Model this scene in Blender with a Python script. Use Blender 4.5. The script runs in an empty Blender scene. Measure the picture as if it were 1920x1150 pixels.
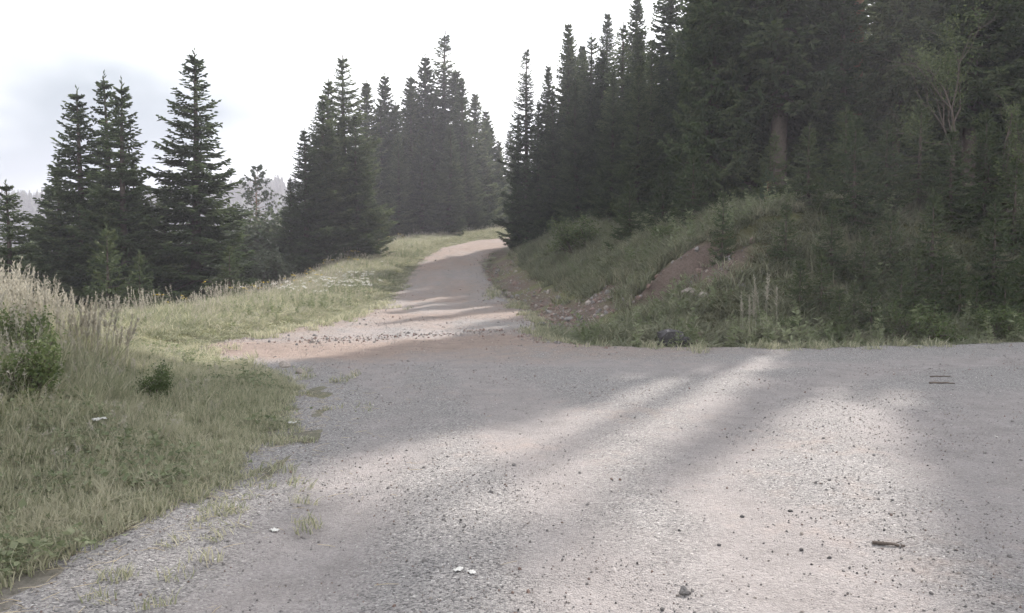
import bpy, math, random
import numpy as np
from mathutils import Vector, Matrix

random.seed(7)
RNG = np.random.default_rng(7)
SC = bpy.context.scene
COL = SC.collection
R = math.radians

# ------------------------------------------------------------------ camera
cam_d = bpy.data.cameras.new('camera')
cam = bpy.data.objects.new('camera', cam_d)
COL.objects.link(cam)
cam_d.lens = 28.1
cam_d.sensor_width = 36
cam_d.clip_end = 6000
EYE = 1.6
PITCH = math.atan(75 / 1500)
cam.location = (0, 0, EYE)
cam.rotation_euler = (R(90) - PITCH, 0, 0)
SC.camera = cam

# ------------------------------------------------------------------ light
SUN_EL, SUN_AZ = R(36), R(29)          # azimuth clockwise from +Y
CLOUD_SHIFT = (2.15, 3.80, 0.38)
world = bpy.data.worlds.new('World')
SC.world = world
world.use_nodes = True
wt = world.node_tree
wt.nodes.clear()
sky = wt.nodes.new('ShaderNodeTexSky')
sky.sky_type = 'NISHITA'
sky.sun_disc = False
sky.sun_elevation = SUN_EL
sky.sun_rotation = SUN_AZ
sky.dust_density = 3.0
sky.altitude = 900
bg = wt.nodes.new('ShaderNodeBackground')
bg.inputs['Strength'].default_value = 0.15
wo = wt.nodes.new('ShaderNodeOutputWorld')
tc = wt.nodes.new('ShaderNodeTexCoord')
mp = wt.nodes.new('ShaderNodeMapping')
mp.inputs['Scale'].default_value = (1.0, 1.0, 3.2)
mp.inputs['Location'].default_value = (0.3, 0.1, 0.35)
cn = wt.nodes.new('ShaderNodeTexNoise')
cn.inputs['Scale'].default_value = 1.5
cn.inputs['Detail'].default_value = 7
cn.inputs['Roughness'].default_value = 0.52
cr = wt.nodes.new('ShaderNodeValToRGB')
cr.color_ramp.elements[0].position = 0.25
cr.color_ramp.elements[1].position = 0.5
cm = wt.nodes.new('ShaderNodeMix')
cm.data_type = 'RGBA'
# thin grey-blue patches in the white cloud layer
mp2 = wt.nodes.new('ShaderNodeMapping')
mp2.inputs['Scale'].default_value = (1.0, 1.0, 2.0)
mp2.inputs['Location'].default_value = CLOUD_SHIFT
cn2 = wt.nodes.new('ShaderNodeTexNoise')
cn2.inputs['Scale'].default_value = 1.15
cn2.inputs['Detail'].default_value = 5
cr2 = wt.nodes.new('ShaderNodeValToRGB')
cr2.color_ramp.elements[0].position = 0.36
cr2.color_ramp.elements[0].color = (0.135, 0.16, 0.178, 1)
cr2.color_ramp.elements[1].position = 0.66
vm = wt.nodes.new('ShaderNodeVectorMath')
vm.operation = 'SCALE'
vm.inputs['Scale'].default_value = 8.2
wt.links.new(tc.outputs['Generated'], mp2.inputs['Vector'])
wt.links.new(mp2.outputs['Vector'], cn2.inputs['Vector'])
wt.links.new(cn2.outputs['Fac'], cr2.inputs['Fac'])
wt.links.new(cr2.outputs['Color'], vm.inputs[0])
wt.links.new(vm.outputs[0], cm.inputs['B'])
wt.links.new(tc.outputs['Generated'], mp.inputs['Vector'])
wt.links.new(mp.outputs['Vector'], cn.inputs['Vector'])
wt.links.new(cn.outputs['Fac'], cr.inputs['Fac'])
wt.links.new(cr.outputs['Color'], cm.inputs['Factor'])
wt.links.new(sky.outputs['Color'], cm.inputs['A'])
wt.links.new(cm.outputs['Result'], bg.inputs['Color'])
wt.links.new(bg.outputs['Background'], wo.inputs['Surface'])

sun_d = bpy.data.lights.new('sun', 'SUN')
sun_d.energy = 3.5
sun_d.angle = R(1.0)
sun_d.color = (1.0, 0.93, 0.86)
sun = bpy.data.objects.new('sun', sun_d)
COL.objects.link(sun)
SUNV = Vector((math.sin(SUN_AZ) * math.cos(SUN_EL), math.cos(SUN_AZ) * math.cos(SUN_EL), math.sin(SUN_EL)))
sun.rotation_euler = SUNV.to_track_quat('Z', 'Y').to_euler()
sun.location = SUNV * 200

SC.view_settings.view_transform = 'Standard'
SC.view_settings.look = 'None'
SC.view_settings.exposure = 1.42
SC.view_settings.gamma = 1
SC.cycles.max_bounces = 4
SC.cycles.diffuse_bounces = 3
SC.cycles.transmission_bounces = 2
SC.cycles.use_adaptive_sampling = True
SC.cycles.adaptive_threshold = 0.03
SC.cycles.volume_bounces = 0
SC.cycles.use_denoising = True

# ------------------------------------------------------------------ helpers
def tag(o, label=None, cat=None, group=None, kind=None):
    for k, v in (('label', label), ('category', cat), ('group', group), ('kind', kind)):
        if v:
            o[k] = v
    return o

def empty(name, loc=(0, 0, 0), rz=0.0):
    o = bpy.data.objects.new(name, None)
    o.empty_display_size = 0.2
    COL.objects.link(o)
    o.location = loc
    o.rotation_euler = (0, 0, rz)
    return o

def link(name, me, parent=None):
    o = bpy.data.objects.new(name, me)
    COL.objects.link(o)
    if parent is not None:
        o.parent = parent
    return o

def mesh(name, V, F, mat=None, smooth=False, attrs=None):
    """V (n,3) array; F a list/array of faces (all quads or all tris arrays, or a list of such arrays)."""
    me = bpy.data.meshes.new(name)
    V = np.asarray(V, dtype=np.float32)
    Fs = F if isinstance(F, list) else [F]
    Fs = [np.asarray(f, dtype=np.int32) for f in Fs if len(f)]
    me.vertices.add(len(V))
    me.vertices.foreach_set('co', V.ravel())
    nl = sum(f.size for f in Fs)
    npoly = sum(len(f) for f in Fs)
    me.loops.add(nl)
    me.polygons.add(npoly)
    me.loops.foreach_set('vertex_index', np.concatenate([f.ravel() for f in Fs]))
    starts, s = [], 0
    for f in Fs:
        k = f.shape[1]
        starts.append(s + np.arange(len(f)) * k)
        s += f.size
    me.polygons.foreach_set('loop_start', np.concatenate(starts).astype(np.int32))
    if smooth:
        me.polygons.foreach_set('use_smooth', np.ones(npoly, dtype=bool))
    for an, av in (attrs or {}).items():
        a = me.attributes.new(an, 'FLOAT', 'POINT')
        a.data.foreach_set('value', np.asarray(av, dtype=np.float32))
    me.update(calc_edges=True)
    me.validate()
    if mat is not None:
        me.materials.append(mat)
    return me

def hash2(ix, iy, seed):
    n = (ix.astype(np.int64) * 374761393 + iy.astype(np.int64) * 668265263 + seed * 1442695041) & 0x7fffffff
    n = ((n ^ (n >> 13)) * 1274126177) & 0x7fffffff
    return ((n ^ (n >> 16)) & 0xffffff) / float(0xffffff)

def vnoise(x, y, s=1.0, seed=0):
    x = np.asarray(x, float) * s + 1000.0
    y = np.asarray(y, float) * s + 1000.0
    ix, iy = np.floor(x), np.floor(y)
    fx, fy = x - ix, y - iy
    fx = fx * fx * (3 - 2 * fx)
    fy = fy * fy * (3 - 2 * fy)
    a = hash2(ix, iy, seed); b = hash2(ix + 1, iy, seed)
    c = hash2(ix, iy + 1, seed); d = hash2(ix + 1, iy + 1, seed)
    return (a + (b - a) * fx) * (1 - fy) + (c + (d - c) * fx) * fy

def fbm(x, y, s=1.0, seed=0, n=4):
    t, a, w = 0.0, 1.0, 0.0
    for i in range(n):
        t = t + a * vnoise(x, y, s * 2 ** i, seed + i * 17)
        w += a
        a *= 0.5
    return t / w

def sstep(t, a=0.0, b=1.0):
    u = np.clip((np.asarray(t, float) - a) / (b - a), 0, 1)
    return u * u * (3 - 2 * u)

# ------------------------------------------------------------------ lay of the land
EDGE_R = np.array([(46, 104), (16, 81), (6, 72), (0.6, 65), (-1.3, 59), (-1.95, 52), (-1.7, 46), (-0.9, 40), (0.05, 33), (0.75, 26),
                   (0.85, 21), (0.75, 17.6), (1.3, 16.2), (2.6, 15.7), (6, 15.6), (11, 16.9), (25, 20), (60, 27)], float)
EDGE_V = np.array([(42, 110), (12, 87), (2, 78), (-3.0, 70), (-5.2, 62), (-5.85, 53), (-5.7, 45), (-5.3, 36), (-5.1, 29), (-5.3, 23),
                   (-5.6, 19.2), (-5.75, 18.0), (-5.95, 17.0), (-6.2, 16.1)], float)
EDGE_T = np.array([(-6.2, 15.4), (-5.9, 14.5), (-5.4, 13.8), (-4.7, 13.1), (-3.7, 12.0), (-2.8, 10.5), (-2.3, 8.3), (-2.2, 6.3), (-2.3, 4.9),
                   (-2.55, 3.9), (-2.9, 1.0), (-3.2, -14)], float)
BACK = np.array([(6, -16), (14, -8), (60, -2)], float)
POLY = np.vstack([EDGE_R[::-1], EDGE_V, EDGE_T, BACK])

def dist_line(x, y, P):
    d = np.full(np.shape(x), 1e9)
    for (ax, ay), (bx, by) in zip(P[:-1], P[1:]):
        vx, vy = bx - ax, by - ay
        t = np.clip(((x - ax) * vx + (y - ay) * vy) / (vx * vx + vy * vy), 0, 1)
        d = np.minimum(d, np.hypot(x - ax - t * vx, y - ay - t * vy))
    return d

def inside(x, y, P=POLY):
    r = np.zeros(np.shape(x), bool)
    n = len(P)
    for i in range(n):
        ax, ay = P[i]; bx, by = P[(i + 1) % n]
        if ay == by:
            continue
        c = ((ay > y) != (by > y)) & (x < (bx - ax) * (y - ay) / (by - ay) + ax)
        r ^= c
    return r

def zones(x, y):
    x = np.asarray(x, float); y = np.asarray(y, float)
    dr, dv, dt = dist_line(x, y, EDGE_R), dist_line(x, y, EDGE_V), dist_line(x, y, EDGE_T)
    db = dist_line(x, y, BACK)
    ins = inside(x, y)
    return dr, dv, dt, db, ins

PY = np.array([-400, 27, 34, 40, 45, 50, 58, 66, 80, 100, 150, 300, 900], float)
PZ = np.array([0.0, 0, .08, .5, 1.1, 1.75, 2.7, 3.5, 4.8, 6.5, 10, 16, 22], float)

def prof(y):
    return (np.interp(y - 3, PY, PZ) + np.interp(y, PY, PZ) + np.interp(y + 3, PY, PZ)) / 3

def ground(x, y, zz=None):
    x = np.asarray(x, float); y = np.asarray(y, float)
    dr, dv, dt, db, ins = zones(x, y) if zz is None else zz
    z = prof(y) + 0.05 * (fbm(x, y, 0.35, 3, 3) - 0.5)
    out = ~ins
    right = out & (dr <= np.minimum(np.minimum(dv, dt), db))
    left = out & ~right & (db > np.minimum(dv, dt))
    d = np.where(right, dr, np.minimum(dv, dt))
    # cut bank on the uphill side
    H = np.interp(y, [8, 18, 30, 45, 55, 65, 90], [3.3, 3.3, 3.2, 2.8, 2.0, 1.5, 1.2])
    lump = fbm(x, y, 0.45, 11, 4) - 0.5
    st = np.interp(x, [0, 3, 9], [1.0, 2.1, 1.2])
    st = np.where(y > 22, 0.9, st)
    ramp = sstep(d + 0.8 * lump, st, st + 6.0)
    bank = -0.22 * np.exp(-((d - 0.7) / 0.45) ** 2) + H * ramp + np.clip(d - 6, 0, 60) * 0.10 + np.clip(d - 60, 0, 400) * 0.04 + 0.45 * lump * sstep(d, 1, 4) + 0.34 * (fbm(x, y, 1.5, 15, 4) - 0.5) * sstep(d, 0.7, 2.2)
    # downhill side: verge, then the slope into the valley
    tongue = dt < dv
    hum = np.where(tongue, 0.62 * sstep(d, 0.4, 3.6), 0.22 * sstep(d, 0.2, 1.5))
    start = np.where(tongue, 4.6, 3.6)
    fall = -4.4 * sstep(d, start, start + 9) - np.clip(d - 10, 0, 90) * 0.09 - np.clip(d - 100, 0, 400) * 0.02
    lefth = hum + fall + 0.28 * lump * sstep(d, 0.3, 2)
    z = z + np.where(right, bank, 0) + np.where(left, lefth, 0)
    z = z - 0.10 * np.clip(-x - 9, 0, 30) * sstep(y, 40, 20)
    return z

def g1(x, y):
    return float(ground(np.array([x]), np.array([y]))[0])

def axis(segs):
    """segs: list of (start, end, step_start, step_end)"""
    out = [segs[0][0]]
    for a, b, s0, s1 in segs:
        v = a
        while v < b - 1e-6:
            t = (v - a) / (b - a)
            v = min(b, v + s0 * (s1 / s0) ** t)
            out.append(v)
    return np.array(out)

def grid_mesh(xs, ys):
    X, Y = np.meshgrid(xs, ys)
    nx, ny = len(xs), len(ys)
    i = np.arange(nx * ny).reshape(ny, nx)
    F = np.stack([i[:-1, :-1], i[:-1, 1:], i[1:, 1:], i[1:, :-1]], -1).reshape(-1, 4)
    return X.ravel(), Y.ravel(), F

# ------------------------------------------------------------------ materials
class NT:
    def __init__(self, name):
        self.m = bpy.data.materials.new(name)
        self.m.use_nodes = True
        self.t = self.m.node_tree
        self.t.nodes.clear()
        self.out = self.t.nodes.new('ShaderNodeOutputMaterial')
        self.geo = self.t.nodes.new('ShaderNodeNewGeometry')
    def n(self, kind, **kw):
        nd = self.t.nodes.new('ShaderNode' + kind)
        for k, v in kw.items():
            if k[0] == '_':
                setattr(nd, k[1:], v)
            else:
                self.set(nd.inputs[k.replace('__', ' ')], v)
        return nd
    def set(self, sock, v):
        if isinstance(v, bpy.types.NodeSocket):
            self.t.links.new(v, sock)
        elif isinstance(v, bpy.types.Node):
            self.t.links.new(v.outputs[0], sock)
        else:
            if isinstance(v, tuple) and len(v) == 3 and sock.type == 'RGBA':
                v = v + (1,)
            sock.default_value = v
    def noise(self, scale, detail=4, rough=0.55, vec=None, dist=0.0):
        nd = self.n('TexNoise', Scale=scale, Detail=detail, Roughness=rough, Distortion=dist)
        self.set(nd.inputs['Vector'], vec if vec is not None else self.geo.outputs['Position'])
        return nd.outputs['Fac']
    def ramp(self, fac, stops):
        nd = self.n('ValToRGB')
        e = nd.color_ramp.elements
        while len(e) < len(stops):
            e.new(0.5)
        for el, (p, c) in zip(e, stops):
            el.position = p
            el.color = (c + (1,)) if isinstance(c, tuple) else (c, c, c, 1)
        self.set(nd.inputs['Fac'], fac)
        return nd.outputs['Color']
    def mix(self, f, a, b, mode='MIX'):
        nd = self.n('Mix', _data_type='RGBA', _blend_type=mode)
        self.set(nd.inputs[0], f); self.set(nd.inputs[6], a); self.set(nd.inputs[7], b)
        return nd.outputs[2]
    def math(self, op, a, b=0.0, clamp=False):
        nd = self.n('Math', _operation=op, _use_clamp=clamp)
        self.set(nd.inputs[0], a); self.set(nd.inputs[1], b)
        return nd.outputs[0]
    def attr(self, name):
        nd = self.n('Attribute', _attribute_name=name)
        return nd.outputs['Fac']
    def rand(self):
        return self.n('ObjectInfo').outputs['Random']
    def bump(self, h, strength=0.5, dist=0.02):
        return self.n('Bump', Strength=strength, Distance=dist, Height=h).outputs[0]
    def principled(self, col, rough=0.9, normal=None, spec=0.2):
        p = self.n('BsdfPrincipled', Roughness=rough)
        self.set(p.inputs['Base Color'], col)
        self.set(p.inputs['Specular IOR Level'], spec)
        if normal is not None:
            self.set(p.inputs['Normal'], normal)
        self.t.links.new(p.outputs[0], self.out.inputs['Surface'])
        return p
    def leaf(self, col, trans=0.35, tcol=None, rough=0.6, spec=0.15):
        p = self.principled(col, rough, spec=spec)
        tr = self.n('BsdfTranslucent', Color=tcol if tcol is not None else col)
        ms = self.n('MixShader')
        self.set(ms.inputs[0], trans)
        self.t.links.new(p.outputs[0], ms.inputs[1]); self.t.links.new(tr.outputs[0], ms.inputs[2])
        self.t.links.new(ms.outputs[0], self.out.inputs['Surface'])
        return ms

def m_needles(name, dark, mid, light, trans=0.25):
    t = NT(name)
    f = t.math('ADD', t.math('MULTIPLY', t.attr('tint'), 0.6), t.math('MULTIPLY', t.noise(0.9, 3), 0.5))
    f = t.math('ADD', f, t.math('MULTIPLY', t.math('SUBTRACT', t.rand(), 0.5), 0.3))
    c = t.ramp(f, [(0.12, dark), (0.5, mid), (0.9, light)])
    t.leaf(c, trans)
    return t.m

def m_bark(name, c1, c2):
    t = NT(name)
    h = t.noise(9, 6, 0.7)
    t.principled(t.ramp(h, [(0.3, c1), (0.7, c2)]), 0.95, t.bump(h, 0.8, 0.03))
    return t.m

def m_rock(name, c1, c2, moss=None):
    t = NT(name)
    tx = t.n('TexCoord').outputs['Object']
    h = t.noise(6, 8, 0.65, tx)
    c = t.ramp(t.noise(3.2, 6, 0.7, tx, 0.6), [(0.3, c1), (0.52, tuple((a + b) / 2 for a, b in zip(c1, c2))), (0.72, c2)])
    if moss:
        c = t.mix(t.ramp(t.noise(4.1, 5, 0.6, tx), [(0.6, 0.0), (0.68, 1.0)]), c, moss)
    t.principled(c, 0.9, t.bump(h, 0.7, 0.03))
    return t.m

def m_grass(name, green, mid, dry, trans=0.4, bias=0.0):
    t = NT(name)
    f = t.math('ADD', t.math('MULTIPLY', t.attr('tint'), 0.6), t.math('MULTIPLY', t.noise(0.55, 4), 0.5))
    f = t.math('ADD', f, t.math('MULTIPLY', t.math('SUBTRACT', t.rand(), 0.5), 0.22))
    f = t.math('ADD', f, bias)
    c = t.ramp(f, [(0.25, green), (0.55, mid), (0.9, dry)])
    t.leaf(c, trans)
    return t.m

M = {}
M['needle_edge'] = m_needles('spruce_needles', (0.028, 0.041, 0.022), (0.066, 0.092, 0.045), (0.15, 0.18, 0.09), 0.4)
M['needle_young'] = m_needles('young_needles', (0.035, 0.052, 0.026), (0.065, 0.09, 0.042), (0.11, 0.13, 0.06), 0.3)
M['needle_pine'] = m_needles('pine_needles', (0.04, 0.06, 0.04), (0.065, 0.09, 0.055), (0.10, 0.13, 0.075), 0.25)
M['bark'] = m_bark('spruce_bark', (0.05, 0.04, 0.033), (0.13, 0.105, 0.088))
M['bark_pine'] = m_bark('pine_bark', (0.10, 0.06, 0.04), (0.22, 0.14, 0.09))
M['wood_grey'] = m_bark('weathered_wood', (0.07, 0.055, 0.047), (0.17, 0.14, 0.12))
M['leaf'] = m_needles('broad_leaves', (0.055, 0.08, 0.034), (0.09, 0.12, 0.05), (0.16, 0.19, 0.085), 0.45)
M['leaf_grey'] = m_needles('willow_leaves', (0.045, 0.06, 0.035), (0.075, 0.092, 0.055), (0.12, 0.14, 0.09), 0.35)
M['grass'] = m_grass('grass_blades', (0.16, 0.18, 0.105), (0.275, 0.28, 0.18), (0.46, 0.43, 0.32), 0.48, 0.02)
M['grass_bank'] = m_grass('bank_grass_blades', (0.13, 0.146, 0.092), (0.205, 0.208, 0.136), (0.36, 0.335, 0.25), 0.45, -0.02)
M['seed'] = m_grass('seed_heads', (0.29, 0.265, 0.215), (0.36, 0.335, 0.275), (0.46, 0.43, 0.36), 0.45)
M['weed'] = m_needles('weed_leaves', (0.10, 0.125, 0.068), (0.165, 0.19, 0.105), (0.27, 0.285, 0.18), 0.45)

def m_flat(name, c, rough=0.8, trans=0.0):
    t = NT(name)
    if trans:
        t.leaf(c, trans)
    else:
        v = t.noise(14, 4)
        t.principled(t.mix(v, tuple(k * 0.8 for k in c), tuple(min(1, k * 1.15) for k in c)), rough)
    return t.m

M['petal'] = m_flat('white_petals', (0.72, 0.70, 0.68), 0.7, 0.3)
M['petal_y'] = m_flat('yellow_petals', (0.55, 0.42, 0.06), 0.7, 0.3)
M['paper'] = m_flat('white_scrap', (0.5, 0.49, 0.47))
M['rock_dark'] = m_rock('lichened_rock', (0.03, 0.027, 0.03), (0.10, 0.094, 0.098), (0.24, 0.23, 0.225))
M['rock_pale'] = m_rock('pale_rock', (0.20, 0.17, 0.15), (0.38, 0.34, 0.31))
M['rock_red'] = m_rock('reddish_rock', (0.14, 0.095, 0.08), (0.27, 0.20, 0.175))
M['stone_dark'] = m_rock('dark_chips', (0.05, 0.047, 0.047), (0.13, 0.122, 0.12))
M['stone_mid'] = m_rock('grey_chips', (0.12, 0.112, 0.11), (0.27, 0.25, 0.24))
M['stone_pale'] = m_rock('pale_chips', (0.36, 0.34, 0.32), (0.55, 0.52, 0.50))
M['straw'] = m_flat('dry_straw', (0.42, 0.35, 0.24), 0.8)

def m_ground():
    t = NT('meadow_soil')
    n1 = t.noise(0.8, 6, 0.6)
    n2 = t.noise(16, 6, 0.7)
    soil = t.ramp(n2, [(0.3, (0.10, 0.09, 0.083)), (0.7, (0.215, 0.195, 0.18))])
    turf = t.ramp(t.math('ADD', t.math('MULTIPLY', n1, 0.6), t.math('MULTIPLY', n2, 0.4)),
                  [(0.3, (0.075, 0.085, 0.04)), (0.55, (0.13, 0.13, 0.065)), (0.75, (0.22, 0.195, 0.12))])
    red = t.ramp(n2, [(0.3, (0.07, 0.053, 0.045)), (0.7, (0.155, 0.12, 0.103))])
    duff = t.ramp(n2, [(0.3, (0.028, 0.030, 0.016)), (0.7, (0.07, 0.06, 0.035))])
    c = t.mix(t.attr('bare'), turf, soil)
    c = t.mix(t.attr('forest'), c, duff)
    c = t.mix(t.attr('red'), c, red)
    t.principled(c, 0.95, t.bump(n2, 0.9, 0.05), 0.1)
    return t.m
M['ground'] = m_ground()

def m_road():
    t = NT('gravel_surface')
    pos = t.geo.outputs['Position']
    big = t.noise(0.55, 6, 0.6, dist=0.6)
    mid = t.noise(3.0, 6, 0.65)
    fine = t.noise(38, 5, 0.75)
    vo = t.n('TexVoronoi', Scale=85.0); t.set(vo.inputs['Vector'], pos)
    vo2 = t.n('TexVoronoi', Scale=24.0); t.set(vo2.inputs['Vector'], pos)
    grav = t.ramp(t.math('ADD', t.math('MULTIPLY', fine, 0.55), t.math('MULTIPLY', mid, 0.45)),
                  [(0.3, (0.065, 0.057, 0.053)), (0.5, (0.125, 0.109, 0.102)), (0.70, (0.235, 0.21, 0.197))])
    chip = t.n('SeparateColor'); t.set(chip.inputs[0], vo.outputs['Color'])
    chips = t.ramp(chip.outputs[0], [(0.0, (0.05, 0.05, 0.053)), (0.22, (0.15, 0.145, 0.147)), (0.6, (0.25, 0.24, 0.235)), (0.97, (0.34, 0.325, 0.315)), (1.0, (0.55, 0.53, 0.51))])
    dust = t.ramp(t.math('ADD', t.math('MULTIPLY', fine, 0.4), t.math('MULTIPLY', mid, 0.6)),
                  [(0.3, (0.145, 0.128, 0.123)), (0.7, (0.275, 0.25, 0.243))])
    tan = t.ramp(t.math('ADD', t.math('MULTIPLY', fine, 0.5), t.math('MULTIPLY', mid, 0.5)),
                 [(0.3, (0.135, 0.098, 0.08)), (0.7, (0.275, 0.21, 0.175))])
    loose = t.math('ADD', t.attr('loose'), t.math('SUBTRACT', big, 0.5), True)
    c = t.mix(t.ramp(loose, [(0.25, 0.0), (0.65, 1.0)]), dust, grav)
    c = t.mix(t.math('MULTIPLY', t.ramp(loose, [(0.1, 0.3), (0.65, 0.9)]), 0.8), c, chips)
    tf = t.math('ADD', t.attr('tan'), t.math('MULTIPLY', t.math('SUBTRACT', mid, 0.5), 0.9), True)
    c = t.mix(t.ramp(tf, [(0.3, 0.0), (0.8, 0.85)]), c, tan)
    h = t.math('ADD', t.math('MULTIPLY', vo.outputs['Distance'], -0.6), t.math('ADD', t.math('MULTIPLY', fine, 0.7), t.math('MULTIPLY', vo2.outputs['Distance'], -0.5)))
    t.principled(c, 0.92, t.bump(h, 0.9, 0.014), 0.2)
    return t.m
M['road'] = m_road()

# ------------------------------------------------------------------ ground sheet
xs = axis([(-1400, -120, 120, 20), (-120, -30, 14, 2), (-30, -12, 1.5, 0.3), (-12, 14, 0.22, 0.22), (14, 40, 0.3, 2), (40, 160, 3, 20), (160, 1400, 25, 150)])
ys = axis([(-300, -20, 60, 4), (-20, 2, 3, 0.3), (2, 30, 0.2, 0.25), (30, 75, 0.35, 0.9), (75, 160, 1.2, 8), (160, 1500, 10, 120)])
gx, gy, gF = grid_mesh(xs, ys)
gzn = zones(gx, gy)
gz = ground(gx, gy, gzn)
dr, dv, dt, db, ins = gzn
dmin = np.minimum(np.minimum(dr, dv), np.minimum(dt, db))
sd = np.where(ins, -dmin, dmin)
isR = (~ins) & (dr <= np.minimum(np.minimum(dv, dt), db))
bare = np.clip(1.0 - sd / 0.9, 0, 1) * (0.45 + 0.9 * (fbm(gx, gy, 1.3, 5, 3) - 0.3))
# scar of bare red earth on the cut bank and along its foot
def scar_at(x, y):
    a = np.exp(-(dist_line(x, y, SCAR) / 1.0) ** 2)
    b = 0.8 * np.exp(-(dist_line(x, y, SCAR2) / 0.6) ** 2)
    return np.clip(np.maximum(a, b) * 1.5 * sstep(fbm(x, y, 1.3, 29, 4), 0.42, 0.6), 0, 1)
SCAR = np.array([(5.4, 21.2), (4.0, 22.2), (2.9, 24.5), (2.2, 27.5)], float)
SCAR2 = np.array([(4.5, 18.0), (3.3, 18.4)], float)
scar_b = isR * scar_at(gx, gy)
foot = isR * np.exp(-((dr - 1.1) / 1.2) ** 2) * sstep(gy, 19, 23) * sstep(fbm(gx, gy, 0.8, 31, 3), 0.25, 0.5)
red = np.clip((scar_b * 1.4 + foot) * (0.45 + 1.1 * fbm(gx, gy, 3.0, 33, 3)), 0, 1)
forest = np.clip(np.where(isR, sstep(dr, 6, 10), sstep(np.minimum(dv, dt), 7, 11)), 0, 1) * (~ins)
gz_sunk = gz - 0.14 * sstep(-sd, 0.3, 0.9)
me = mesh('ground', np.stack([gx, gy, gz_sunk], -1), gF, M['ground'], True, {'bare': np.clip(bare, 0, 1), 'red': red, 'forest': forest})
tag(link('ground', me), kind='structure')

# ------------------------------------------------------------------ gravel road
rx = axis([(-16, -8, 0.6, 0.12), (-8, 7, 0.08, 0.08), (7, 20, 0.1, 0.4), (20, 62, 0.6, 4)])
ry = axis([(-17, 1, 2, 0.2), (1, 24, 0.08, 0.1), (24, 70, 0.14, 0.3), (70, 133, 0.5, 2)])
qx, qy, qF = grid_mesh(rx, ry)
qz_ = zones(qx, qy)
qd = np.minimum(np.minimum(qz_[0], qz_[1]), np.minimum(qz_[2], qz_[3]))
qsd = np.where(qz_[4], -qd, qd)
keep_v = qsd < 0.9
keep = keep_v[qF].all(1)
qF = qF[keep]
used = np.unique(qF)
remap = np.full(len(qx), -1); remap[used] = np.arange(len(used))
qF = remap[qF]
qx, qy, qsd = qx[used], qy[used], qsd[used]
qzn = tuple(a[used] for a in qz_)
base = ground(qx, qy, qzn)
wob = 0.5 * (fbm(qx, qy, 0.9, 41, 4) - 0.58) + 0.5 * (fbm(qx, qy, 4.0, 43, 3) - 0.5)
q = qsd + wob

def path_d(P):
    return dist_line(qx, qy, np.array(P, float))
# wheel ruts and swept arcs worn by traffic
ruts = [
    [(0.6, 1), (0.35, 5), (0.1, 9), (-0.9, 14), (-2.0, 20), (-2.3, 30), (-2.7, 42), (-3.2, 52), (-3.2, 60)],
    [(-1.0, 1), (-1.15, 5), (-1.5, 9), (-2.4, 14), (-3.6, 20), (-4.0, 30), (-4.3, 42), (-4.6, 52)],
    [(1.4, 2), (1.5, 6), (2.6, 9.5), (5.5, 12.4), (10, 14.2), (20, 16.4)],
    [(3.0, 2), (3.2, 5), (4.2, 7.6), (7, 10.2), (12, 12), (22, 14)],
    [(-10, 15.4), (-5, 15.2), (-1, 13.6), (3, 12.9), (9, 13.6)],
]
rut = np.zeros(len(qx))
for P in ruts:
    rut = np.maximum(rut, np.exp(-(path_d(P) / (0.42 + 0.25 * fbm(qx, qy, 0.6, 57, 3))) ** 2))
spur = np.exp(-(path_d([(-9, 15.5), (-5.4, 15.4), (-3.2, 15.2), (-0.5, 17.2)]) / 1.4) ** 2)
hillroad = sstep(qy, 17, 24)
loose = 0.64 - 0.7 * rut + 1.25 * (fbm(qx, qy, 0.5, 55, 4) - 0.5) + 0.35 * np.exp(-(np.abs(qsd + 0.45) / 0.5) ** 2) + 0.15 * sstep(qy, 12, 4) * (qx < 0) + 0.18 * hillroad
tan = 0.17 + 0.33 * sstep(qy, 11, 16) + 0.55 * spur + 0.10 * hillroad * (0.5 + 0.5 * rut) + 0.22 * sstep(qy, 44, 52) + 0.7 * (fbm(qx, qy, 0.35, 51, 4) - 0.5)
tan = tan - 0.25 * sstep(qx, 2, 6) * (1 - hillroad)
rough = (0.035 + 0.05 * sstep(qy, 15, 22)) * (fbm(qx, qy, 1.6, 61, 4) - 0.5) + 0.012 * (fbm(qx, qy, 9, 63, 3) - 0.5)
rz = base + 0.012 - 0.045 * rut + rough - np.clip(q + 0.05, 0, 2) * 0.16
me = mesh('gravel_road', np.stack([qx, qy, rz], -1), qF, M['road'], True,
          {'loose': np.clip(loose, 0, 1), 'tan': np.clip(tan, 0, 1)})
tag(link('gravel_road', me), kind='structure')

def road_h(x, y):
    """height of the road surface where there is one, else of the ground"""
    x = np.asarray(x, float); y = np.asarray(y, float)
    i = np.clip(np.searchsorted((rx[1:] + rx[:-1]) / 2, x), 0, len(rx) - 1)
    j = np.clip(np.searchsorted((ry[1:] + ry[:-1]) / 2, y), 0, len(ry) - 1)
    k = remap[j * len(rx) + i]
    return np.where(k >= 0, np.maximum(rz[np.maximum(k, 0)], ground(x, y) - 0.1), ground(x, y))
def r1(x, y):
    return float(road_h(np.array([x]), np.array([y]))[0])

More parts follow.
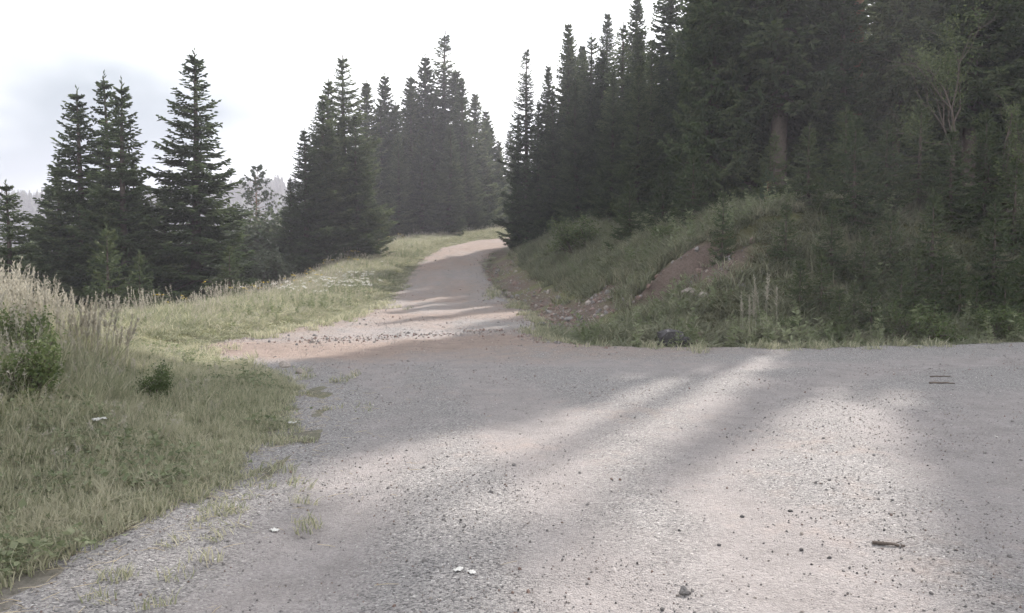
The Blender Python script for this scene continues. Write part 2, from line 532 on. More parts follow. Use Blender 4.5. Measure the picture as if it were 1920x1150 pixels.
# ------------------------------------------------------------------ far hills
hx, hy, hF = grid_mesh(np.linspace(-700, 450, 91), np.linspace(260, 840, 36))
ridge = 14 + 21 * sstep(hx, 120, -150) + 15 * (fbm(hx, hy, 0.008, 71, 3) - 0.5) + 9 * np.exp(-((hx + 130) / 40) ** 2)
hz = -24 + (ridge + 24) * sstep(hy, 270, 470) + 3 * (fbm(hx, hy, 0.05, 73, 3) - 0.5)
t = NT('hill_forest')
t.principled(t.ramp(t.noise(0.05, 6, 0.7), [(0.35, (0.03, 0.045, 0.025)), (0.65, (0.06, 0.08, 0.04))]), 0.95)
tag(link('hills', mesh('hills', np.stack([hx, hy, hz], -1), hF, t.m, True)), kind='structure')
def hill_z(x, y):
    i = np.clip(((x + 700) / (1150 / 90)).round().astype(int), 0, 90); j = np.clip(((y - 260) / (580 / 35)).round().astype(int), 0, 35)
    return hz.reshape(36, 91)[j, i]

# ------------------------------------------------------------------ foliage builders
def unit(v):
    return v / np.maximum(np.linalg.norm(v, axis=-1, keepdims=True), 1e-9)

def kites(P, D, L, W, rng, cross=True):
    """crossed narrow kites: one needle-clad twig each"""
    n = len(P)
    D = unit(D)
    ref = unit(rng.normal(size=(n, 3)))
    S = unit(np.cross(D, ref))
    T = np.cross(D, S)
    L = np.asarray(L)[:, None]; W = np.asarray(W)[:, None]
    mid = P + D * L * 0.45
    tip = P + D * L
    vs = [P, mid + S * W * 0.5, tip, mid - S * W * 0.5]
    V = np.stack(vs, 1)
    if cross:
        V2 = np.stack([P, mid + T * W * 0.5, tip, mid - T * W * 0.5], 1)
        V = np.concatenate([V, V2], 0)
    V = V.reshape(-1, 3)
    F = np.arange(len(V)).reshape(-1, 4)
    return V, F

def tube(path, rad, k=6):
    path = np.asarray(path, float)
    n = len(path)
    V, F = [], []
    for i in range(n):
        d = path[min(i + 1, n - 1)] - path[max(i - 1, 0)]
        d = d / (np.linalg.norm(d) + 1e-9)
        ref = np.array([1.0, 0, 0]) if abs(d[0]) < 0.8 else np.array([0, 1.0, 0])
        s = np.cross(d, ref); s /= np.linalg.norm(s)
        u = np.cross(d, s)
        for j in range(k):
            a = 2 * math.pi * j / k
            V.append(path[i] + rad[i] * (math.cos(a) * s + math.sin(a) * u))
    for i in range(n - 1):
        for j in range(k):
            F.append((i * k + j, i * k + (j + 1) % k, (i + 1) * k + (j + 1) % k, (i + 1) * k + j))
    return np.array(V), np.array(F)

def merge(parts):
    Vs, Fs, o = [], [], 0
    for V, F in parts:
        Vs.append(V); Fs.append(F + o); o += len(V)
    return np.concatenate(Vs), np.concatenate(Fs)

def spruce(seed, H=14.0, Rm=2.3, clear=0.02, dens=1.0, whorl=0.42, sparse_top=0.0, needle='needle_edge', width=0.068, step=0.085, jit=0.28):
    """trunk mesh (with limbs) and crown mesh of one spruce of height H"""
    rng = np.random.default_rng(seed)
    wood = []
    bend = rng.normal(0, 0.012 * H, 2)
    def axis_at(h):
        t_ = h / H
        return np.array([bend[0] * math.sin(t_ * 2.6), bend[1] * math.sin(t_ * 2.1), h])
    hs = np.linspace(-0.4, H * 0.985, 14)
    r0 = 0.011 * H + 0.03
    wood.append(tube([axis_at(h) for h in hs], [max(0.012, r0 * (1.25 if h < 0 else 1) * (1 - h / H) ** 0.8) for h in hs], 7))
    P, D, L, W, Tn = [], [], [], [], []
    h = clear * H + 0.12
    asym = rng.uniform(0, 6.28)
    while h < H * 0.97:
        tt = (h - clear * H) / (H * (1 - clear))
        nb = int(rng.integers(6, 9) if H > 5 else rng.integers(4, 7))
        a0 = rng.uniform(0, 6.28)
        prune = sparse_top > 0 and tt > 1 - sparse_top
        for b in range(nb):
            if prune and rng.random() < 0.45:
                continue
            a = a0 + 6.28 * b / nb + rng.normal(0, 0.22)
            hb = h + rng.uniform(-1, 1) * whorl * jit
            if hb < 0.1:
                hb = 0.1
            Lb = Rm * ((1 - tt) ** 0.93 * (0.90 + 0.1 * math.cos(a - asym)) + 0.012) * rng.uniform(0.68, 1.15) * (0.84 + 0.32 * float(vnoise(h * 0.9, a * 1.2, 1.0, seed)))
            if tt < 0.12:
                Lb *= 0.75 + 2 * tt
            if rng.random() < 0.07:
                Lb *= 1.22
            Lb = max(Lb, 0.12)
            up = -0.30 + 0.95 * tt ** 1.3 + rng.normal(0, 0.07)
            n = max(4, int(Lb / step))
            s = np.linspace(0.10, 1.0, n)
            sag = 0.20 * (1 - tt)
            ca, sa = math.cos(a), math.sin(a)
            zz = Lb * (up * s - sag * np.sin(s * 2.2) + 0.30 * (1 - 0.5 * tt) * s ** 3)
            A = axis_at(hb)
            sway = 0.08 * Lb * np.sin(s * 3 + rng.uniform(0, 6)) * rng.uniform(0, 1)
            pts = np.stack([A[0] + ca * Lb * s - sa * sway, A[1] + sa * Lb * s + ca * sway, A[2] + zz], -1)
            if H > 3 and Lb > 0.5:
                wood.append(tube(np.vstack([A, pts[n // 3], pts[2 * n // 3], pts[-1]]), [0.012 + 0.011 * Lb, 0.010 + 0.006 * Lb, 0.008, 0.003], 4))
            fw = unit(np.gradient(pts, axis=0))
            side = unit(np.cross(fw, np.array([0, 0, 1.0])))
            tw = rng.uniform(0.25, 0.75)
            for sg in (-1, 1):
                m = (rng.random(n) < 0.93 * dens) | (s > 0.85)
                k = int(m.sum())
                d = fw[m] * 0.75 + sg * side[m] * rng.uniform(0.6, 1.0, (k, 1)) + rng.normal(0, 0.14, (k, 3)) + np.array([0, 0, -0.18])
                l = (0.34 * Lb * np.clip(1.08 - s[m], 0, 1) ** 0.7 * np.minimum(1, s[m] * 3) + 0.13) * rng.uniform(0.7, 1.2, k)
                l = np.minimum(l, 0.75)
                P.append(pts[m]); D.append(d); L.append(l); W.append(np.full(k, width) * rng.uniform(0.8, 1.2, k)); Tn.append(np.clip(tw + rng.normal(0, .14, k) + 0.25 * (s[m] - 0.5), 0, 1))
                # sub-twigs
                big = l > 0.26
                if big.any():
                    du = unit(d[big]); lb = l[big]; pb = pts[m][big]
                    for f in (0.35, 0.65, 0.9):
                        for s2 in (-1, 1):
                            kk = len(lb)
                            dd = du * 0.7 + s2 * unit(np.cross(du, np.array([0, 0, 1.0]))) * 0.8 + rng.normal(0, 0.2, (kk, 3)) + np.array([0, 0, -0.22])
                            P.append(pb + du * (lb * f)[:, None]); D.append(dd); L.append(lb * rng.uniform(0.3, 0.55, kk)); W.append(np.full(kk, width * 0.9)); Tn.append(np.clip(tw + rng.normal(0, .16, kk) + 0.05, 0, 1))
            # hanging comb twigs
            m = rng.random(n) < 0.8 * dens * (1 - 0.5 * tt)
            k = int(m.sum())
            if k:
                d = np.array([0, 0, -1.0]) + fw[m] * 0.35 + rng.normal(0, 0.22, (k, 3))
                P.append(pts[m]); D.append(d); L.append(rng.uniform(0.12, 0.34, k) * min(1, 0.5 + Lb / 2)); W.append(np.full(k, width)); Tn.append(np.clip(tw - 0.2 + rng.normal(0, .12, k), 0, 1))
            # along the branch itself
            P.append(pts); D.append(fw); L.append(np.full(n, step * 1.5)); W.append(np.full(n, width)); Tn.append(np.clip(np.full(n, tw) + rng.normal(0, .1, n), 0, 1))
        h += whorl * (1.0 - 0.25 * tt) * rng.uniform(0.75, 1.25)
    # leader
    top = axis_at(H * 0.93)
    k = 10
    hh = np.linspace(H * 0.93, H * 0.99, k)
    P.append(np.stack([axis_at(v) for v in hh])); D.append(np.stack([rng.normal(0, .35, k), rng.normal(0, .35, k), np.full(k, 1.0)], -1)); L.append(np.full(k, min(0.22, 0.06 * H))); W.append(np.full(k, width * 0.6)); Tn.append(np.full(k, 0.6))
    P, D, L, W, Tn = map(np.concatenate, (P, D, L, W, Tn))
    V, F = kites(P, D, L, W, rng)
    tint = np.concatenate([np.repeat(Tn, 4), np.repeat(Tn, 4)])
    wV, wF = merge(wood)
    return (mesh('spruce_trunk', wV, wF, M['bark'], True), mesh('spruce_crown', V, F, M[needle], False, {'tint': tint}), H)

def leaf_quads(P, N, L, W, rng):
    n = len(P)
    N = unit(N)
    A = unit(np.cross(N, unit(rng.normal(size=(n, 3)))))
    B = np.cross(N, A)
    L = np.asarray(L)[:, None]; W = np.asarray(W)[:, None]
    fold = N * W * 0.25
    V = np.stack([P - A * L * 0.5, P + B * W * 0.5 + fold, P + A * L * 0.5, P - B * W * 0.5 + fold], 1).reshape(-1, 3)
    return V, np.arange(len(V)).reshape(-1, 4)

def broadleaf(seed, H, Rm, stems=1, nleaf=5000, leaf=0.07, mat='leaf', low=0.12, spread=1.0):
    """deciduous bush or tree: forked stems and clumped leaves"""
    rng = np.random.default_rng(seed)
    wood, tips = [], []
    def grow(p, d, ln, r, depth):
        q_ = p + d * ln
        mid = (p + q_) / 2 + rng.normal(0, 0.06 * ln, 3)
        wood.append(tube([p, mid, q_], [r, r * 0.8, r * 0.55], 5))
        if depth == 0 or ln < 0.15:
            tips.append((q_, ln)); tips.append((mid, ln))
            return
        if depth <= 2:
            tips.append((q_, ln))
        for _ in range(int(rng.integers(2, 5))):
            dd = d + rng.normal(0, 0.48 * spread, 3) + np.array([0, 0, 0.12])
            grow(q_ if rng.random() < 0.6 else mid, dd / np.linalg.norm(dd), ln * rng.uniform(0.6, 0.85), r * 0.55, depth - 1)
    for s_ in range(stems):
        a = rng.uniform(0, 6.28)
        tilt = 0.08 if stems == 1 else rng.uniform(0.15, 0.6) * Rm / max(H, 0.1) * 1.6
        d = np.array([math.cos(a) * tilt, math.sin(a) * tilt, 1.0]); d /= np.linalg.norm(d)
        p = np.array([math.cos(a), math.sin(a), 0]) * (0.0 if stems == 1 else 0.12 * Rm)
        p[2] = -0.15
        grow(p, d, H * (0.34 if stems == 1 else 0.30), 0.012 * H + 0.01, 4)
    C = np.array([t_[0] for t_ in tips]); S = np.array([t_[1] for t_ in tips])
    C[:, 2] = np.maximum(C[:, 2], low * H)
    i = rng.integers(0, len(C), nleaf)
    P = C[i] + rng.normal(0, 0.30, (nleaf, 3)) * (S[i] * 0.9 + 0.10)[:, None]
    P[:, 2] = np.maximum(P[:, 2], 0.04)
    mx = np.percentile(np.abs(P[:, :2]), 97); P[:, :2] *= min(1.0, Rm / mx) if mx > Rm else 1.0
    sc = H / np.percentile(P[:, 2], 99.5)
    P[:, 2] *= sc
    N = rng.normal(0, 0.7, (nleaf, 3)) + np.array([0, 0, 0.7])
    V, F = leaf_quads(P, N, leaf * rng.uniform(0.7, 1.4, nleaf), leaf * 0.6 * rng.uniform(0.7, 1.3, nleaf), rng)
    tint = np.repeat(np.clip(rng.normal(0.45, 0.2, len(C))[i] + rng.normal(0, 0.12, nleaf), 0, 1), 4)
    wV, wF = merge(wood)
    wV = wV.copy(); wV[:, 2] *= sc
    return (mesh('bush_stem', wV, wF, M['bark'], True), mesh('bush_crown', V, F, M[mat], False, {'tint': tint}), H)

def pine(seed, H, Rm, clear, tufts=220):
    rng = np.random.default_rng(seed)
    wood = [tube([(0, 0, -0.3), (0.02 * H, 0, H * .3), (0.01 * H, .02 * H, H * .65), (0, 0, H)], [0.012 * H + .02, .010 * H + .015, .006 * H + .01, .006], 7)]
    P, D, L, W, T_ = [], [], [], [], []
    nb = int(14 + H * 2.2)
    for b in range(nb):
        tt = (b + 0.5) / nb
        hb = H * (clear + (1 - clear) * tt)
        a = b * 2.4 + rng.normal(0, 0.3)
        Lb = Rm * (1.05 - tt * 0.8) * rng.uniform(0.55, 1.1)
        up = rng.uniform(0.1, 0.5) + 0.5 * tt
        A = np.array([0.01 * H, 0, hb])
        e = A + np.array([math.cos(a) * Lb, math.sin(a) * Lb, up * Lb])
        wood.append(tube([A, (A + e) / 2 - np.array([0, 0, 0.08 * Lb]), e], [0.02 + .01 * Lb, 0.014, 0.005], 4))
        nt = max(5, int(tufts / nb))
        for f in rng.uniform(0.45, 1.05, nt):
            c = A + (e - A) * f + rng.normal(0, 0.13 * Lb, 3) * (0.5 + 0.5 * f)
            k = 12
            P.append(np.repeat(c[None], k, 0)); d = rng.normal(0, 0.8, (k, 3)) + np.array([math.cos(a) * .5, math.sin(a) * .5, 0.8]); D.append(d)
            L.append(rng.uniform(0.12, 0.24, k) * (0.6 + 0.05 * H)); W.append(np.full(k, 0.022 + 0.003 * H)); T_.append(np.full(k, rng.uniform(0.2, 0.9)))
    P, D, L, W, T_ = map(np.concatenate, (P, D, L, W, T_))
    V, F = kites(P, D, L, W, rng, True)
    wV, wF = merge(wood)
    return (mesh('pine_trunk', wV, wF, M['bark_pine'], True), mesh('pine_crown', V, F, M['needle_pine'], False, {'tint': np.concatenate([np.repeat(T_, 4)] * 2)}), H)

def plant(name, proto, x, y, height, label, cat, group=None, wide=1.0, rz=None, sink=0.05, lean=0.0, zoff=0.0):
    tr, cw, H = proto
    s = height / H
    o = empty(name, (x, y, g1(x, y) - sink + zoff), random.uniform(0, 6.28) if rz is None else rz)
    o.rotation_euler[0] = lean
    o.scale = (s * wide, s * wide, s)
    tag(o, label, cat, group)
    link('trunk', tr, o)
    link('crown', cw, o)
    return o

# photo helpers: a column of the picture at a chosen distance gives a spot on the ground, the tip's row a height
def col_x(px, D):
    return (px - 960) / 1500 * D
def tip_h(px, py, D):
    x = col_x(px, D)
    return x, (EYE + (500 - py) / 1500 * D) - g1(x, D)

SP = [spruce(101, 14, 2.5), spruce(102, 14, 2.15), spruce(103, 14, 2.5, whorl=0.5, dens=1.0, jit=0.16, width=0.07),
      spruce(104, 18, 2.5, clear=0.06, step=0.12, width=0.11), spruce(105, 18, 2.3, clear=0.18, step=0.12, width=0.11),
      spruce(106, 19, 2.3, clear=0.05, step=0.12, width=0.08, sparse_top=0.16, dens=0.8),
      spruce(107, 19, 2.6, clear=0.03, step=0.12, width=0.08)]
YG = [spruce(121, 2.6, 0.95, whorl=0.2, needle='needle_young', width=0.035, step=0.07),
      spruce(122, 3.4, 1.05, whorl=0.24, needle='needle_young', width=0.04, step=0.08, dens=0.85),
      spruce(123, 5.0, 1.6, whorl=0.28, needle='needle_young', width=0.05, step=0.10)]

GL = 'spruces on the downhill side of the road'
GM = 'spruce clump at the bend'
GF = 'tall spruces where the road disappears'
GR = 'spruces above the cut bank'

def sp(px, py, D, k, label, group, wide=1.0, name='spruce_tree'):
    x, h = tip_h(px, py, D)
    return plant(name, SP[k], x, D, h, label, 'tree', group, wide * (1.8 if D > 70 else 1.5))

# --- downhill trees on the left
sp(-4, 335, 30, 0, 'dark spruce cut off by the photo edge beyond the tall meadow grass', GL, 1.1)
sp(92, 348, 46, 0, 'small pointed spruce peeping out behind the three-tipped clump', GL, 1.2)
sp(158, 160, 34.5, 0, 'first and lowest tip of the three-tipped spruce clump, outermost from the road', GL, 1.05)
sp(196, 138, 36, 2, 'middle and highest spruce of the three-tipped clump', GL, 0.95)
sp(246, 152, 33.5, 1, 'spruce of the three-tipped clump nearest the lone pointed spruce', GL, 1.0)
sp(362, 90, 35, 2, 'lone tall pointed spruce with layered branches against the white sky', GL, 1.12)
sp(318, 330, 40, 0, 'lower spruce squeezed between the three-tipped clump and the lone spruce', GL, 1.1)
sp(128, 290, 36, 1, 'short spruce hugging the outer side of the three-tipped clump', GL, 1.0)
sp(262, 300, 36.5, 0, 'short spruce hugging the inner side of the three-tipped clump', GL, 0.95)
# --- clump at the bend
sp(540, 330, 47, 0, 'low outer spruce at the downhill end of the clump by the bend', GM, 1.0)
sp(574, 236, 47, 1, 'spruce second from the downhill end of the clump by the bend', GM, 1.15)
sp(608, 178, 50, 0, 'spruce in the middle of the clump by the bend, below its highest tip', GM, 1.1)
sp(630, 148, 51, 1, 'slim spruce just beside the highest tip of the clump by the bend', GM, 1.0)
sp(653, 104, 53, 2, 'highest spruce of the clump by the bend, with layered tip', GM, 1.0)
sp(672, 210, 50, 1, 'sunlit spruce at the road end of the clump by the bend', GM, 0.95)
# --- tall stand where the road disappears
for px, py, D, k, w, lb in [
    (698, 152, 74, 4, 0.9, 'dark spruce with twin-looking tip beside the gap after the bend clump'),
    (724, 140, 77, 3, 0.85, 'dark slim spruce just right of the twin tips in the far stand'),
    (768, 140, 80, 4, 0.95, 'dark spruce in the middle of the far stand, left of the tallest'),
    (801, 106, 82, 3, 0.9, 'spruce with ragged tip directly left of the tallest far spruce'),
    (842, 56, 84, 5, 1.0, 'tallest far spruce with thin ragged see-through top'),
    (868, 150, 80, 6, 0.9, 'dense spruce below and right of the tallest far spruce'),
    (893, 172, 84, 4, 0.95, 'spruce on the falling skyline right of the tallest far spruce'),
    (908, 205, 90, 3, 0.9, 'next lower spruce on the skyline towards the sky gap'),
    (926, 236, 98, 4, 0.9, 'low far spruce at the foot of the sky gap'),
    (948, 242, 112, 6, 1.1, 'rounded far tree crown closing the sky gap over the road'),
    (708, 195, 75, 6, 0.9, 'full spruce below the two slim tips beside the gap after the bend clump'),
    (748, 190, 78, 3, 1.0, 'full spruce closing the dip left of the middle of the far stand'),
    (784, 165, 80, 6, 0.9, 'full spruce closing the dip left of the ragged tip'),
    (858, 128, 83, 3, 1.0, 'full spruce shouldering the tallest far spruce on its road side'),
    (916, 225, 88, 6, 0.8, 'full spruce closing the falling skyline near the sky gap'),
    (935, 262, 90, 3, 0.8, 'narrow spruce filling the skyline just left of the sky gap over the road'),
    (958, 285, 104, 6, 0.8, 'lowest tree on the skyline right at the bottom of the sky gap'),
    (818, 175, 79, 6, 0.8, 'full spruce filling between the ragged tip and the tallest far spruce'),
    (745, 250, 72, 6, 0.9, 'shaded spruce in front of the far stand near the gap'),
    (790, 240, 74, 3, 0.9, 'shaded spruce in front row of the far stand'),
    (838, 230, 72, 6, 0.95, 'sunlit broad spruce in front of the tallest far spruce'),
    (880, 255, 78, 6, 0.9, 'sunlit spruce beside the road where it disappears'),
    (912, 300, 92, 6, 0.9, 'lower spruce nearest the vanishing road'),
]:
    sp(px, py, D, k, lb, GF, w)
# --- trees above the bank, from the gap to the right
for px, py, D, k, w, lb in [
    (990, 84, 57, 5, 0.85, 'thin ragged spruce standing alone at the right of the sky gap'),
    (1014, 190, 55, 6, 0.85, 'lower spruce tucked behind the thin ragged one above the bank'),
    (972, 215, 60, 6, 0.55, 'low bushy spruce at the foot of the thin ragged one beside the road'),
    (1030, 120, 58, 3, 0.8, 'spruce between the thin ragged one and the pointed one above the bank'),
    (1060, 44, 57, 3, 0.9, 'pointed spruce above the bank, second tip right of the sky gap'),
    (1106, 62, 54, 5, 1.15, 'spruce with airy top, third tip right of the sky gap'),
    (1168, 40, 51, 5, 1.1, 'spruce with forked-looking thin top, fourth tip right of the gap'),
    (1194, 58, 48, 3, 1.0, 'slim spruce between the thin forked top and the tall dark wall'),
    (1224, 70, 45, 6, 0.95, 'lower pointed spruce leaning on the tall dark wall of trees'),
    (1040, 170, 55, 6, 0.9, 'bushy spruce in front row above the bank near the bend'),
    (1085, 150, 50, 6, 0.9, 'broad spruce in front row above the middle of the bank'),
    (1140, 130, 45, 6, 0.9, 'broad shaded spruce above the grassy bank crest'),
    (1192, 120, 41, 3, 0.9, 'shaded spruce right behind the highest grassy bank crest'),
    (1083, 98, 55, 6, 1.0, 'full spruce closing the dip between the second and third tips right of the gap'),
    (1132, 92, 53, 3, 1.1, 'full spruce closing the dip between the third and fourth tips right of the gap'),
    (1208, 100, 47, 6, 0.9, 'full spruce closing the dip beside the lower pointed spruce'),
    (1292, -25, 41, 6, 0.55, 'first tall spruce whose tip leaves the photo, beside the skyline'),
    (1335, -60, 37, 4, 0.7, 'tall spruce above the young spruce on the bank, tip out of view'),
    (1392, -20, 34, 3, 0.95, 'tall spruce behind the young pine, tip out of view'),
]:
    sp(px, py, D, k, lb, GR, w)
LAB_DARK = 'tall dark spruce in the shaded stand on the slope, tip out of view'
def stand_x(u, y):
    return (u + y * math.sin(SUN_AZ)) / math.cos(SUN_AZ)
# u runs across the sun's direction: tall trees and lower ones between them
for u, D, top, k, w in [(-9.6, 36, 23, 4, 0.8), (-8.4, 31, 24, 3, 0.75), (-7.2, 32, 26, 6, 1.0), (-5.9, 30, 28, 4, 1.1), (-4.85, 33, 25.5, 3, 0.8), (-3.5, 29, 16, 6, 1.0), (-2.1, 30, 20.6, 4, 0.75), (-1.0, 31, 18.4, 3, 0.9),
                        (0.3, 29, 22, 4, 1.1), (1.6, 31, 25, 6, 1.1), (3.0, 29, 22, 3, 1.1), (4.6, 31, 25, 4, 1.2), (6.4, 29, 22, 6, 1.2), (8.2, 31, 24, 3, 1.2)]:
    x_ = stand_x(u, D)
    plant('spruce_tree', SP[k], x_, D, top - g1(x_, D), LAB_DARK, 'tree', 'dark stand on the slope', w)
x_ = stand_x(-3.45, 30)  # added pine: unseen high crown shades the near gravel, bare trunk passes sun
plant('pine_tree', pine(143, 21.5, 1.8, 0.76, 700), x_, 30, 26.0 - g1(x_, 30), 'added pine in the dark stand, its unseen high crown there to shade the near gravel', 'tree')
LAB_BACK = 'spruce deep inside the dark forest behind the front row above the bank'
for px, D, h, k in [(1062, 63, 15, 3), (1090, 70, 17, 4), (1150, 64, 17, 6), (1205, 60, 17, 3), (1270, 54, 18, 4), (1330, 50, 18, 6), (1400, 46, 17, 3), (1360, 60, 18, 4),
                    (1480, 44, 15, 4), (1560, 42, 14, 6), (1640, 44, 16, 3), (1720, 42, 15, 4), (1800, 40, 17, 6), (1880, 44, 17, 3), (1590, 54, 17, 6), (1740, 54, 18, 4), (1450, 56, 18, 6),
                    (1960, 42, 17, 4)]:
    plant('spruce_tree', SP[k], col_x(px, D) + random.uniform(-.5, .5), D, h, LAB_BACK, 'tree', 'forest behind the front row', 1.35)
LAB_FAR = 'spruce deep in the dark far stand beyond the bend'
for px, D, h, k in [(715, 92, 16, 4), (752, 98, 17, 3), (800, 100, 19, 6), (850, 104, 19, 4), (780, 88, 15, 6), (720, 84, 14, 6), (935, 125, 18, 3), (900, 110, 18, 6)]:
    plant('spruce_tree', SP[k], col_x(px, D), D, h, LAB_FAR, 'tree', 'forest beyond the bend', 1.5)

# --- young trees
x, h = tip_h(205, 420, 27)
plant('young_spruce', YG[2], x, 27, h, 'bushy young spruce in front of the three-tipped clump, paler than it', 'tree', wide=1.05)
x, h = tip_h(262, 470, 28)
plant('young_spruce', YG[2], x, 28, h, 'low young spruce between the pale bushy one and the lone tall spruce', 'tree', wide=1.1)
x, h = tip_h(432, 455, 33)
plant('young_spruce', YG[2], x, 33, h, 'young spruce at the foot of the lone tall spruce, on its road side', 'tree', wide=1.1)
x, h = tip_h(716, 398, 56)
plant('young_spruce', YG[1], x, 56, h, 'single little spruce on the grass verge by the far bend', 'tree', wide=0.9)
x, h = tip_h(1352, 352, 21.2)
plant('young_spruce', YG[1], x, 21.2, h, 'slim young spruce growing out of the scarred bank', 'tree', wide=0.85)
x, h = tip_h(1438, 322, 23.5)
PN = pine(141, 2.6, 0.8, 0.12, 260)
plant('young_pine', PN, x, 23.5, h, 'pale bluish young pine on the bank crest beside the slim young spruce', 'tree')
x, h = tip_h(482, 318, 66)
PT = pine(142, 12, 2.4, 0.55, 420)
plant('pine_tree', PT, x, 66, h, 'distant pine with sparse flat crown between the lone spruce and the bend clump', 'tree')
YL = [(1540, 18.6, 1.7, 1, 'young spruce on the shaded slope just right of the pale reed grass'),
      (1600, 21.5, 3.2, 2, 'larger young spruce high on the shaded slope above the tall weed'),
      (1690, 18.6, 1.5, 0, 'small young spruce low on the shaded slope right of the tall weed'),
      (1745, 20.5, 2.4, 1, 'young spruce halfway up the shaded slope under the birch'),
      (1800, 18.9, 1.5, 0, 'low young spruce at the road edge of the shaded slope'),
      (1860, 20.0, 2.8, 2, 'broad young spruce on the shaded slope near the photo edge'),
      (1925, 19.4, 2.0, 1, 'young spruce cut by the photo edge on the shaded slope'),
      (1475, 20.5, 1.8, 1, 'young spruce between the young pine and the shaded slope'),
      (1635, 18.0, 1.2, 0, 'lowest young spruce directly behind the tall weed'),
      (1575, 17.8, 1.15, 0, 'small dense young spruce by the road, left of the tall weed')]
for px, D, h, k, lb in YL:
    plant('young_spruce', YG[k], col_x(px, D), D, h, lb, 'tree', 'young spruces on the shaded slope', 1.15)
LAB_YS = 'young spruce among the tangle of seedlings on the dark shaded slope'
for px, D, h, k in [(1500, 18.8, 1.3, 0), (1515, 22.5, 2.4, 1), (1560, 20, 2.0, 2), (1580, 24, 3.0, 1), (1620, 19.6, 1.8, 2), (1655, 22.8, 2.8, 2), (1665, 20.3, 1.8, 1), (1715, 19.2, 1.7, 2), (1720, 23.5, 3.2, 1), (1770, 19.3, 1.6, 1),
                    (1780, 22.3, 2.8, 2), (1830, 18.8, 1.4, 1), (1840, 23, 3.2, 2), (1885, 18.9, 1.5, 0), (1900, 22, 3.0, 1), (1950, 20.5, 2.2, 2), (1990, 22, 2.5, 1), (1605, 18.2, 1.2, 1), (1755, 18.2, 1.1, 0), (1450, 25, 2.5, 2), (1300, 27, 2.6, 2), (1240, 31, 2.8, 2), (1180, 34, 2.8, 2)]:
    plant('young_spruce', YG[k], col_x(px, D), D, h, LAB_YS if px > 1440 else 'young spruce at the forest edge behind the grassy bank crest', 'tree', 'seedling tangle on the shaded slope' if px > 1440 else 'young spruces at the forest edge', 1.2)

# --- broadleaf trees and bushes
BL = broadleaf(151, 9, 1.6, 1, 2600, 0.13, 'leaf', 0.2)
x, h = tip_h(1775, 10, 25.5)
plant('birch_tree', BL, x, 25.5, h, 'slender leafy birch with pale sunlit leaves in the dark stand', 'tree')
x, h = tip_h(1895, 170, 23)
plant('birch_tree', broadleaf(152, 6, 1.4, 2, 2200, 0.11, 'leaf', 0.2), x, 23, h, 'lower leafy birch overhanging the shaded slope at the photo edge', 'tree')
WB = [broadleaf(161, 4, 2.2, 6, 6500, 0.16, 'leaf_grey', 0.08, 1.1), broadleaf(162, 3.2, 2.2, 7, 6000, 0.15, 'leaf_grey', 0.08, 1.2)]
for px, py, D, k, w, lb in [(470, 405, 50, 0, 1.3, 'tall grey-green willow bush below the distant pine'), (508, 395, 54, 1, 1.3, 'grey-green willow bush against the bend clump'),
                            (440, 430, 48, 1, 1.2, 'willow bush beside the lone tall spruce, in its shade'), (490, 470, 44, 1, 1.3, 'low dark willow bush in the gap in front of the others'),
                            (40, 430, 44, 0, 1.3, 'willow bush in the gap at the far left under the hills'), (75, 470, 38, 1, 1.2, 'low willow bush left of the three-tipped clump'),
                            (10, 470, 40, 1, 1.3, 'willow bush behind the tall grass at the photo edge')]:
    x, h = tip_h(px, py, D)
    plant('willow_bush', WB[k], x, D, h, lb, 'bush', 'willow bushes below the road', w)
BB = [broadleaf(171, 1.0, 0.9, 7, 2600, 0.055, 'leaf', 0.03, 1.2), broadleaf(172, 1.2, 1.0, 6, 2600, 0.06, 'leaf', 0.03, 1.1)]
for x, y, h, w, k, lb in [(-4.35, 7.1, 0.75, 0.9, 0, 'dark leafy bramble bush in the tall grass at the photo edge'),
                          (-5.0, 8.4, 0.8, 1.0, 1, 'bramble bush behind the dark leafy one, half hidden by grass'),
                          (-3.9, 8.6, 0.5, 0.9, 0, 'low bramble patch on the slope of the grass tongue')]:
    plant('bramble_bush', BB[k], x, y, h, lb, 'bush', 'bramble bushes in the grass tongue', w)
for px, py, D, k, w, lb in [(1090, 405, 40, 0, 1.6, 'pale leafy shrub on the bank crest near the far bend'), (1490, 590, 17.4, 1, 1.0, 'leafy shrub behind the pale reed grass'),
                            (1230, 420, 27, 1, 1.3, 'low shrub on the bank crest left of the scar'), (1720, 560, 17.6, 0, 1.3, 'leafy shrub on the road edge of the shaded slope'),
                            (1850, 570, 17.9, 1, 1.3, 'leafy shrub at the foot of the slope near the photo edge'), (1560, 600, 17.2, 0, 1.0, 'small leafy shrub by the road below the young spruces')]:
    x, h = tip_h(px, py, D)
    plant('leafy_shrub', BB[k], x, D, max(h, 0.5), lb, 'bush', 'shrubs on the cut bank', w)

